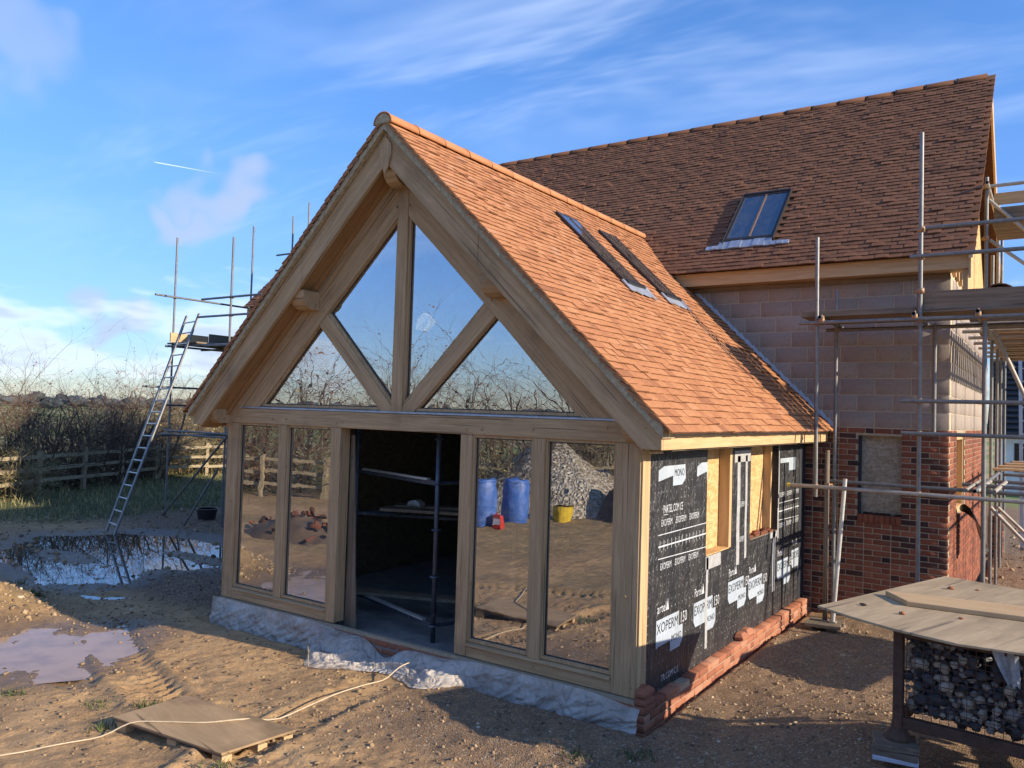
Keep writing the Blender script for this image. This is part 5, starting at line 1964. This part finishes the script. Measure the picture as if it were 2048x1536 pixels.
# ---------------------------------------------------------------- polythene along the plinth
NU, NV = 640, 36
U, Vv = np.meshgrid(np.linspace(0, 1, NU), np.linspace(0, 1, NV), indexing='ij')
X = GL - .10 + (.06 - GL + .10) * U
mid = sst(X, -4.05, -3.3) * sst(X, -1.6, -2.1)
topz = -.012 * (1 - mid) + (-.03) * mid - .05 * sst(X, -.5, .05) - .02 * np.abs(np.sin(X * 2.1)) * mid
topz = topz - .16 * mid * np.exp(-((X + 2.85) / .2) ** 2)
topy = -.040 * (1 - mid) + (-.06) * mid
boty = (-.095 - .02 * np.sin(X * 3.1)) * (1 - mid) - (.50 + .16 * np.sin(X * 3.3 + .6)) * mid
botz = gz(X, boty) - .02 + .10 * sst(X, -.9, .05) + .02 * np.maximum(0, np.sin(X * 2.3))
k = Vv
Yh = topy + (boty - topy) * k
Zh = topz + (botz - topz) * k
fold = fbm(X * 3.2 + k * 1.7 * (1 + mid), k * 1.2 + X * .6, 1.5, 4, .5)
ridge = np.abs(fbm(X * 2.2 - k * 2.4, k * 1.6 + X, 1.1, 3, .5))
kk = sst(k, 0, .35)
Yl = topy + (boty - topy) * k ** .8
lay = gz(X, Yl) + .012 + (.11 * np.abs(fold) + .10 * ridge) * sst(k, 1.0, .4)
Zl = topz * (1 - kk) + lay * kk
Y = Yh * (1 - mid) + Yl * mid
Zs = Zh * (1 - mid) + Zl * mid
amp = (.06 * (1 - mid) + .08 * mid) * sst(k, -.05, .35)
Y = Y - amp * (np.abs(fold) * .9) - (.03 + .03 * mid) * ridge * sst(k, 0, .4)
ff = sst(X, GL + .25, GL - .08)
Y = Y + .05 * ff * k
Y = np.minimum(Y, -.036)
Vp = np.stack([X.ravel(), Y.ravel(), Zs.ravel()], 1)
I = (np.arange(NU - 1)[:, None] * NV + np.arange(NV - 1)[None, :]).ravel()
pm = mesh_np('polythene_sheet', Vp, np.stack([I, I + NV, I + NV + 1, I + 1], 1), 'polythene', None, True)
tag(put('polythene_sheet', pm), 'crumpled translucent polythene sheet hanging over the plinth below the oak frame', 'plastic sheet')


# ---------------------------------------------------------------- shrubs and hedge
def prisms(segs, name, m):
    P0 = np.array([s[0] for s in segs])
    P1 = np.array([s[1] for s in segs])
    R0 = np.array([s[2] for s in segs])[:, None]
    R1 = np.array([s[3] for s in segs])[:, None]
    D = P1 - P0
    D /= np.linalg.norm(D, axis=1, keepdims=True) + 1e-9
    H = np.where(np.abs(D[:, 2:3]) < .9, np.array([[0, 0, 1.]]), np.array([[1., 0, 0]]))
    A = np.cross(D, H)
    A /= np.linalg.norm(A, axis=1, keepdims=True) + 1e-9
    B = np.cross(D, A)
    n = len(segs)
    V_ = np.zeros((n, 6, 3))
    for k in range(3):
        c, s = math.cos(2.0944 * k), math.sin(2.0944 * k)
        V_[:, k] = P0 + (A * c + B * s) * R0
        V_[:, 3 + k] = P1 + (A * c + B * s) * R1
    f = np.array([(0, 1, 4, 3), (1, 2, 5, 4), (2, 0, 3, 5)])
    F_ = (np.arange(n)[:, None, None] * 6 + f[None]).reshape(-1, 4)
    return mesh_np(name, V_.reshape(-1, 3), F_, m)


def grow(r, p, d, L, rad, lvl, out, spread, droop):
    n = 3 if lvl < 2 else 2
    if lvl > 1 and r.random() < .25:
        return
    q = p.copy()
    for i in range(n):
        d2 = d + np.array([r.gauss(0, .16), r.gauss(0, .16), r.gauss(0, .10) - droop * (i / n) * (lvl + .3)])
        d2 /= np.linalg.norm(d2)
        e = q + d2 * L / n
        r0, r1_ = rad * (1 - i / n * .5), rad * (1 - (i + 1) / n * .5)
        out[min(lvl, 2)].append((q, e, r0, r1_))
        if lvl < 3:
            for b in range(2 if lvl < 2 else 1):
                a = np.array([r.gauss(0, 1), r.gauss(0, 1), r.gauss(.15, .6)])
                a -= d2 * a.dot(d2)
                a /= np.linalg.norm(a) + 1e-9
                nd = d2 * (1 - spread) + a * (spread + .25 * r.random())
                nd /= np.linalg.norm(nd)
                t = r.random()
                grow(r, q + (e - q) * t, nd, L * (.42 + .25 * r.random()), max(r1_ * .55, .0032), lvl + 1, out, spread, droop)
        q, d = e, d2


def shrub(seed, h, stems, spread, droop, mats, leaf=0, leafm='twig_red'):
    r = random.Random(seed)
    out = [[], [], []]
    for i in range(stems):
        a = r.random() * 6.28
        rr = .55 * math.sqrt(r.random())
        lean = .22 + .35 * r.random()
        d = np.array([math.cos(a) * lean, math.sin(a) * lean, 1.0])
        d /= np.linalg.norm(d)
        grow(r, np.array([math.cos(a) * rr, math.sin(a) * rr, -.05]), d, h * (.65 + .4 * r.random()), .018 + .02 * r.random(), 0, out, spread, droop)
    t = thing('hedge_shrub', 'x', 'shrub')
    put('stems', prisms(out[0], 'stems', mats[0]), t, True)
    put('branches', prisms(out[1], 'branches', mats[1]), t, True)
    put('twigs', prisms(out[2], 'twigs', mats[2]), t, True)
    if leaf:
        tips = r.sample(out[2], min(leaf, len(out[2])))
        V_, F_ = [], []
        for s in tips:
            c = s[1]
            for k in range(2):
                a = np.array([r.gauss(0, 1), r.gauss(0, 1), r.gauss(0, 1)]) * .022
                b = np.array([r.gauss(0, 1), r.gauss(0, 1), r.gauss(0, 1)]) * .022
                o = np.array([r.gauss(0, 1), r.gauss(0, 1), r.gauss(0, 1)]) * .05
                i = len(V_)
                V_ += [c + o, c + o + a, c + o + a + b, c + o + b]
                F_.append((i, i + 1, i + 2, i + 3))
        put('leaves', mesh_np('leaves', np.array(V_), np.array(F_), leafm), t, True)
    return t


PROTO = [shrub(301, 2.6, 15, .50, .08, ('twig', 'twig', 'twig'), 120, 'twig_red'),
         shrub(302, 2.9, 13, .46, .12, ('twig', 'twig', 'twig_red'), 200, 'twig_red'),
         shrub(303, 2.5, 16, .55, .22, ('twig', 'twig_pale', 'twig_pale'), 200, 'deadgrass'),
         shrub(304, 3.3, 11, .42, .05, ('twig', 'twig', 'twig_pale'), 120, 'twig_red'),
         shrub(305, 1.7, 20, .65, .30, ('twig_pale', 'twig_pale', 'deadgrass'), 400, 'deadgrass')]
KIND = ['dark bushy hawthorn shrub', 'reddish twiggy shrub', 'pale arching bare shrub', 'tall thin bare sapling shrub', 'low pale brown bramble shrub']
used = [False] * 5
r7 = random.Random(77)


def plant(i, x, y, s, label, group, rz=None):
    t = PROTO[i] if not used[i] else copy_tree(PROTO[i])
    used[i] = True
    t.matrix_basis = Matrix.Translation((x, y, zg(x, y))) @ Matrix.Rotation(r7.random() * 6.28 if rz is None else rz, 4, 'Z') @ Matrix.Diagonal((s * (1 + .2 * r7.random()), s * (1 + .2 * r7.random()), s, 1))
    tag(t, label, 'shrub', group)
    return t


ORD = ['first', 'second', 'third', 'fourth', 'fifth', 'sixth', 'seventh', 'eighth', 'ninth', 'tenth', 'eleventh', 'twelfth', 'thirteenth', 'fourteenth', 'fifteenth', 'sixteenth', 'seventeenth', 'eighteenth', 'nineteenth', 'twentieth']
# hedge behind the left fence: a front row of low growth and a back row of taller shrubs
hl0, hl1, hl2 = Vector((-20.4, 1.6)), Vector((-23.9, 9.9)), Vector((-24.6, 19.0))


def along(t):
    return hl0.lerp(hl1, t * 2) if t < .5 else hl1.lerp(hl2, (t - .5) * 2)


for k in range(16):
    p = along(k / 15)
    i = [3, 0, 4, 3, 2, 0, 3, 2][k % 8] if k < 8 else [2, 4, 2, 4][k % 4]
    plant(i, p.x + r7.gauss(0, .25), p.y + r7.gauss(0, .25), (0.78 if k < 8 else 1.12) + .2 * r7.random(), '%s, %s from the left, right behind the rail fence' % (KIND[i], ORD[k]), 'front row of the hedge')
for k in range(16):
    p = along(k / 15)
    i = [0, 1, 0, 3, 1, 0, 1, 2][k % 8]
    plant(i, p.x - 1.5 + r7.gauss(0, .3), p.y + .4 + r7.gauss(0, .3), 0.92 + .22 * r7.random(), '%s, %s from the left in the hedge back row' % (KIND[i], ORD[k]), 'back row of the hedge')


# ---------------------------------------------------------------- fences
def fence(p0, p1, label, n_rail=3, sp_=1.75):
    p0, p1 = Vector(p0), Vector(p1)
    L = (p1 - p0).length
    n = max(1, int(L / sp_))
    d = (p1 - p0) / L
    nrm = Vector((d.y, -d.x))
    t = thing('rail_fence', label, 'fence', (p0.x, p0.y, zg(p0.x, p0.y)))
    for i in range(n + 1):
        q = p0 + d * (L * i / n)
        z = zg(q.x, q.y)
        tilt = rnd.gauss(0, .02)
        MB().plank((q.x, q.y, z - .2), (q.x + tilt, q.y + tilt, z + 1.22), .13, .09, (nrm.x, nrm.y, 0)).build('post', 'fencewood', t)
    for hgt in (.38, .72, 1.08):
        for i in range(0, n, 1):
            a, b = p0 + d * (L * i / n) + nrm * .06, p0 + d * (L * (i + 1) / n) + nrm * .06
            MB().plank((a.x, a.y, zg(a.x, a.y) + hgt + rnd.gauss(0, .015)), (b.x, b.y, zg(b.x, b.y) + hgt + rnd.gauss(0, .015)), .035, .098).build('rail', 'fencewood', t)
    return t


fence((-19.2, 1.5), (-22.8, 9.6), 'three rail timber fence in shade at the far left in front of the hedge')
fence((-22.85, 9.75), (-23.4, 17.6), 'three rail timber fence in sunlight behind the ladder and left scaffold')
# the opposite boundary, behind the viewer, seen mirrored in the panes
fence((-22.0, -6.6), (-14.6, -9.7), 'three rail timber fence mirrored in the two left panes')
fence((-14.5, -9.75), (-2.0, -16.3), 'three rail timber fence on the boundary behind the viewer')
for k in range(18):
    t = k / 17
    p = Vector((-24.0, -7.4)).lerp(Vector((6.0, -21.0)), t)
    i = [2, 4, 0, 2, 1, 4][k % 6]
    plant(i, p.x + r7.gauss(0, .3), p.y + r7.gauss(0, .3), 1.0 + .25 * r7.random(), '%s, %s along the boundary mirrored in the glazing' % (KIND[i], ORD[k]), 'hedge on the boundary behind the viewer')
for k in range(14):
    t = k / 13
    p = Vector((-24.0, -11.5)).lerp(Vector((3.0, -24.0)), t)
    i = [3, 1, 3, 3, 1][k % 5]
    plant(i, p.x + r7.gauss(0, .5), p.y + r7.gauss(0, .5), 1.15 + .3 * r7.random(), 'taller %s, %s of the trees mirrored in the gable panes' % (KIND[i], ORD[k]), 'tall growth behind the viewer')


# things behind the viewer that the panes mirror
def barrel(x, y, h, r, label, rz):
    t = thing('blue_barrel', label, 'barrel', (x, y, zg(x, y)), 'blue barrels mirrored in the panes')
    z = zg(x, y)
    prof = [(0, .88), (.02, .94), (.3, 1.0), (.5, 1.02), (.7, 1.0), (.94, .95), (.985, .90), (1.0, .86)]
    MB().rings([(x, y, z + h * a) for a, _ in prof], [r * b for _, b in prof], 24).build('drum', 'blue_plastic', t, smooth=True)
    for a in (.03, .95):
        MB().rings([(x, y, z + h * a - .012), (x, y, z + h * a), (x, y, z + h * a + .012)], [r * .95, r * 1.01, r * .95], 24).build('rim', 'blue_plastic', t, smooth=True)
    for s in (-1, 1):
        MB().tube((x + s * .13, y, z + h), (x + s * .13, y, z + h + .03), .035, n=10).build('bung', 'black_plastic', t)


barrel(-8.15, -8.75, 1.12, .30, 'nearer blue plastic barrel mirrored in the third pane, with the red can', 0)
barrel(-7.92, -9.75, 1.08, .32, 'blue plastic barrel mirrored in the third pane, farther one of two', 1)
cn = thing('jerry_can', 'small red can with white label mirrored before the blue barrels', 'can', (-7.62, -8.62, -.3))
z = zg(-7.62, -8.62)
MB().box(-7.75, -7.52, -8.72, -8.55, z, z + .33).build('body', 'red_plastic', cn, bev=.02, seg=2)
MB().box(-7.72, -7.55, -8.548, -8.546, z + .07, z + .22).build('paper_label', 'white_label', cn)
MB().rings([(-7.72, -8.63, z + .33), (-7.70, -8.63, z + .39), (-7.58, -8.63, z + .39), (-7.56, -8.63, z + .33)], .014, 6).build('handle', 'red_plastic', cn)
z = zg(-7.3, -11.0)
bk = thing('bucket', 'yellow bucket mirrored in the fourth pane beside the gravel heap', 'bucket', (-7.3, -11.0, z))
MB().rings([(-7.3, -11, z), (-7.3, -11, z + .36), (-7.3, -11, z + .38), (-7.3, -11, z + .38), (-7.3, -11, z + .06)], [.19, .25, .27, .235, .18], 18).build('pail', 'yellow_plastic', bk, smooth=False)
MB().rings([(-7.55, -11, z + .36), (-7.45, -10.9, z + .20), (-7.3, -10.83, z + .15), (-7.15, -10.9, z + .20), (-7.05, -11, z + .36)], .008, 5).build('handle', 'steel', bk)


def heap(name, cx, cy, rx, ry, h, m, label, cat, seed, sharp=1.0, n=70):
    a = np.linspace(-1.25, 1.25, n)
    A_, B_ = np.meshgrid(a, a, indexing='ij')
    R_ = np.sqrt(A_ ** 2 + B_ ** 2) + .22 * fbm(A_ * 2 + seed, B_ * 2, 1.0, 4)
    X_, Y_ = cx + A_ * rx, cy + B_ * ry
    Z_ = base_z(X_, Y_) + h * np.clip(1 - R_, -.15, 1) ** 1 * sharp + .06 * fbm(X_, Y_, 3, 4) - .05
    V_ = np.stack([X_.ravel(), Y_.ravel(), Z_.ravel()], 1)
    I_ = (np.arange(n - 1)[:, None] * n + np.arange(n - 1)[None, :]).ravel()
    return tag(put(name, mesh_np(name, V_, np.stack([I_, I_ + n, I_ + n + 1, I_ + 1], 1), m, None, True)), label, cat)


def gravel_mat():
    m, t, b = mat('gravel_heap', rough=0.85)
    co = objco(t)
    v = t.n('TexVoronoi', {'feature': 'F1'}, Vector=co, Scale=16.0)
    q = t.n('SeparateColor', None, _0=v.outputs[1]).outputs[0]
    t.put(b.inputs['Base Color'], t.mix(q, (0.20, 0.15, 0.09), (0.60, 0.53, 0.41)))
    bump(t, b, v.outputs[0], 1.0, 0.06)
    MT['gravel_heap'] = m


gravel_mat()
heap('gravel_heap', -9.0, -13.2, 3.3, 2.2, 2.1, 'gravel_heap', 'pale gravel heap mirrored in the two right panes', 'heap', 3)
heap('spoil_heap', -6.1, -12.0, .85, .8, 1.25, 'twig', 'small dark brown spoil heap mirrored at the right of the gravel heap', 'heap', 8)
RBH = heap('rubble_heap', -10.2, -5.0, 1.6, 1.1, .5, 'pebble', 'low rubble mound of brick and stone mirrored in the second pane', 'heap', 14)
for k in range(34):
    x, y = -10.1 + r7.gauss(0, .75), -4.9 + r7.gauss(0, .5)
    q = math.hypot((x + 10.2) / 1.6, (y + 5.0) / 1.1)
    z = base_z(x, y) + max(0, .5 * (1 - q)) + .04
    put('brick', BME[3 * (k % 2)], RBH, mx=Matrix.Translation((x, y, z)) @ Matrix.Rotation(r7.random() * 6, 4, 'Z') @ Matrix.Rotation(r7.gauss(0, .5), 4, 'X') @ Matrix.Rotation(r7.gauss(0, .4), 4, 'Y'), tint=.6 * r7.random())
# added second cage and sheet out of view, placed to shade the ground
S5 = copy_tree(ST)
S5.matrix_basis = Matrix.Translation((3.55, 2.95, .0)) @ Matrix.Rotation(.15, 4, 'Z')
tag(S5, 'added second flint cage out of view that shades the ground', 'stillage')
tag(put('plywood_sheet', PWO.data, None, mx=Matrix.Translation((1.30, 3.0, -.20))), 'added second plywood sheet out of view that shades the ground', 'plywood')
# added packs of blocks out of view, put there to shade the foreground
bp_ = thing('shade_block_pack', 'added stack of concrete blocks out of view that shades the foreground', 'blocks', (3.9, -.6, .1))
MB().box(3.34, 4.56, -1.1, -.1, .05, .25).build('pallet', 'board_x', bp_)
its = []
for c in range(7):
    for i in range(3):
        for j in range(8):
            if c >= 4:
                continue
            its.append((0, frame((3.42 + .225 + i * .46 * .85, -1.07 + j * .12, .252 + c * .222), (1, 0, 0), (0, 1, 0), (0, 0, 1)) @ Matrix.Diagonal((.85, 1.9, 1, 1)), r7.random()))
joined('blocks', KT, its, 'block', bp_)

# ---------------------------------------------------------------- distance
its = []
for k in range(7000):
    a = r7.random() * 6.283
    d = 240 + 120 * r7.random()
    if math.sin(a) * -1 < 2:
        s = 0.9 + 1.0 * r7.random() ** 2
        its.append((r7.randrange(9), Matrix.Translation((d * math.cos(a), d * math.sin(a), 1.2 * s * r7.random() + .6)) @ Matrix.Rotation(r7.random() * 6, 4, 'Z') @ Matrix.Diagonal((s * 1.3, s * 1.3, s * .75, 1)), 0))
dw = joined('distant_wood', STT, its, 'hazy_woodland')
tag(dw, 'far dark tree line on the horizon', 'wood')
nh = thing('neighbour_house', 'far house with dark tiled roof and white wall behind the right scaffold', 'house', (3.6, 30, -.3))
MB().box(1.0, 8, 30, 36, -.4, 2.2).build('wall', 'white_render', nh)
MB().prism([(29.6, 2.1), (33, 5.3), (36.4, 2.1)], 'x', .7, 8.3).build('roof', 'dark_roof', nh)
rt = MB()
for i in range(14):
    rt.plank((.72 + .25 * 0, 29.58 + .24 * i, 2.16 + .226 * i), (8.28, 29.58 + .24 * i, 2.16 + .226 * i), .10, .05)
rt.build('tile_courses', 'dark_roof', nh)
for x in (1.6, 3.4, 5.2):
    wn_ = MB().box(x, x + .9, 29.97, 30.01, .7, 1.8).build('window', 'frame_dark', nh)
MB().box(2.4, 3.1, 29.96, 30.01, -.3, 1.7).build('door', 'redpaint', nh)
# ladder by the right scaffold, far side
L2 = thing('ladder', 'pale aluminium ladder standing beyond the right scaffold', 'ladder', (2.7, 14.4, -.2))
for dx in (0, .4):
    MB().plank((2.35 + dx, 14.0, -.25), (2.25 + dx, 15.2, 4.2), .03, .07, (1, 0, .1)).build('stile', 'alu', L2)
for i in range(15):
    t = (i + .5) / 15
    MB().tube((2.35 - .1 * t, 14 + 1.2 * t, -.25 + 4.45 * t), (2.75 - .1 * t, 14 + 1.2 * t, -.25 + 4.45 * t), .015, n=6).build('rung', 'alu', L2)
bs = thing('brick_pier', 'low red brick pier beyond the gable corner', 'pier', (1.95, 10.8, -.2))
core = MB().box(1.80, 2.06, 12.6, 12.9, -.3, .62).build('core', 'mortar', bs)
its = []
for c in range(12):
    its.append((0, frame((1.93, 12.59, -.28 + .075 * c), (1, 0, 0), (0, 1, 0), (0, 0, 1)), btint(r7)))
    its.append((0, frame((2.07, 12.72, -.28 + .075 * c), (0, 1, 0), (-1, 0, 0), (0, 0, 1)), btint(r7)))
for ti, mx, tn in its:
    put('brick', BME[ti], core, mx=mx, tint=tn)

# ---------------------------------------------------------------- loose ground cover
PEB = [template(stone_mb(400 + i, 3, 5)) for i in range(6)]


def scatter(n, region, size, zoff=.3, seed=1):
    r = np.random.RandomState(seed)
    out = []
    x0, x1, y0, y1 = region
    X_ = x0 + (x1 - x0) * r.rand(n)
    Y_ = y0 + (y1 - y0) * r.rand(n)
    Z_ = gz(X_, Y_)
    rr = random.Random(seed)
    for x, y, z in zip(X_, Y_, Z_):
        if GL - .12 < x < .14 and -.14 < y < 5.5:
            continue
        s = size * (.35 + 1.1 * rr.random() ** 3)
        out.append((rr.randrange(6), Matrix.Translation((x, y, z + s * zoff * .3)) @ Matrix.Rotation(rr.random() * 6.28, 4, 'Z') @ Matrix.Diagonal((s * 1.2, s, s * .7, 1)), min(1, max(0, .36 + .22 * rr.gauss(0, 1)))))
    return out


peb = scatter(1500, (-3.2, 2.4, -2.6, 0.2), .013, seed=2) + scatter(2000, (.1, 2.2, -.6, 4.6), .015, seed=3) + scatter(700, (-7.8, -2.4, -3.4, -.2), .013, seed=4) + scatter(3000, (-10, -5.8, -1.2, 3.0), .018, seed=5) + scatter(900, (-16, -9, -1.5, 6), .04, seed=6) + scatter(700, (-9.4, -7.3, -2.6, -1.0), .03, seed=7) + scatter(600, (1.9, 3.6, 5.2, 18), .04, seed=8)
po = joined('gravel_stones', PEB, peb, 'pebble')
tag(po, 'loose gravel and small stones strewn over the muddy ground', 'gravel')
cl = scatter(700, (-7.0, 0.6, -3.2, -.3), .018, .6, seed=12)
co_ = joined('mud_clods', PEB, [(a, b, .15 + .3 * c) for a, b, c in cl], 'pebble')
tag(co_, 'dark crumbly clods of trodden mud in the foreground', 'mud')


def blades(n, fx, h, seed, m, name, lab):
    r = random.Random(seed)
    V_, F_ = [], []
    pts_ = [fx(r) for _ in range(n)]
    Z_ = gz(np.array([p[0] for p in pts_]), np.array([p[1] for p in pts_]))
    for (x, y), z in zip(pts_, Z_):
        a = r.random() * 6.28
        hh = h * (.4 + .9 * r.random())
        w_ = .006 + .004 * r.random()
        lx, ly = r.gauss(0, .4) * hh, r.gauss(0, .4) * hh
        i = len(V_)
        V_ += [(x - w_ * math.cos(a), y - w_ * math.sin(a), z - .01), (x + w_ * math.cos(a), y + w_ * math.sin(a), z - .01), (x + lx, y + ly, z + hh)]
        F_.append((i, i + 1, i + 2))
    o = put(name, mesh_np(name, np.array(V_), np.array(F_), m))
    return o, lab


def gpos(r):
    while True:
        x, y = -27 + 14.5 * r.random(), .5 + 16 * r.random()
        if zones(np.array([x]), np.array([y]))[0][0] > .35 + .4 * r.random() and vn(x, y, .8) > -.28:
            return x, y


def gpos_fast(seed, n):
    r = np.random.RandomState(seed)
    x, y = -27 + 14.5 * r.rand(n * 3), .2 + 17 * r.rand(n * 3)
    g = zones(x, y)[0]
    k = (g > .35 + .4 * r.rand(n * 3)) & (vn(x, y, .8) > -.3)
    return list(zip(x[k][:n], y[k][:n]))


def clump(n, pts_, h, seed, m, name):
    it = iter(pts_)
    return blades(len(pts_), lambda r: next(it), h, seed, m, name, '')[0]


g1 = clump(0, gpos_fast(31, 26000), .085, 5, 'grass', 'grass')
g1['kind'] = 'stuff'
tag(g1, 'short rough grass below the left fence', 'grass')
g2 = clump(0, gpos_fast(32, 5000), .22, 6, 'deadgrass', 'dead_grass')
g2['kind'] = 'stuff'
tag(g2, 'dry straw coloured grass stems along the hedge foot', 'grass')
TUF = [(-3.55, -2.25, .11, 'bright green grass tuft left of the muddy pallet'), (-3.42, -2.72, .09, 'small green grass tuft at the left corner of the pallet'), (-4.05, -2.45, .06, 'sparse low grass tuft in the sunlit mud left of the pallet'), (-2.02, -2.62, .07, 'small weedy tuft at the near right corner of the pallet'), (-.05, -.95, .08, 'green weed tuft in the gravel at the bottom centre'), (.32, -.62, .09, 'grass tuft near the bottom edge right of centre'), (-8.2, -1.05, .10, 'dark grassy clump on the shaded side of the flint mound'), (-8.75, -1.75, .13, 'sunlit grass clump on the flinty mound at the left edge'), (-4.9, -2.75, .08, 'grass tuft at the lower left edge of the muddy puddle'), (-9.6, -.65, .08, 'dark tuft on the near bank of the clear puddle')]
for i, (x, y, h, lb) in enumerate(TUF):
    o, _ = blades(90 if h > .09 else 45, lambda r: (x + r.gauss(0, .07), y + r.gauss(0, .06)), h * .75, 60 + i, 'grass', 'grass_tuft', lb)
    tag(o, lb, 'grass', 'grass tufts')
# fallen leaves
lf = []
r8 = random.Random(4)
LV = template(MB().add([(-.5, 0, 0), (0, -.3, .1), (.5, 0, 0), (0, .3, .12)], [(0, 1, 2, 3)]))
for k in range(420):
    x, y = -7 + 8.2 * r8.random(), -3.3 + 3.0 * r8.random()
    s = .02 + .035 * r8.random()
    lf.append((0, Matrix.Translation((x, y, zg(x, y) + .006)) @ Matrix.Rotation(r8.random() * 6.28, 4, 'Z') @ Matrix.Rotation(r8.gauss(0, .3), 4, 'X') @ Matrix.Scale(s, 4), 0))
lo = joined('fallen_leaves', [LV], lf, 'twig')
tag(lo, 'brown fallen leaves and bark scraps trodden into the mud', 'leaves')
for _o in bpy.data.objects:      # twigs, wires and crumbs too fine to pick apart
    if _o.parent is not None and _o.name.split('.')[0] in ('branches', 'twigs', 'leaves', 'mesh_panel', 'mortar_crumbs', 'tile_courses'):
        _o['kind'] = 'stuff'
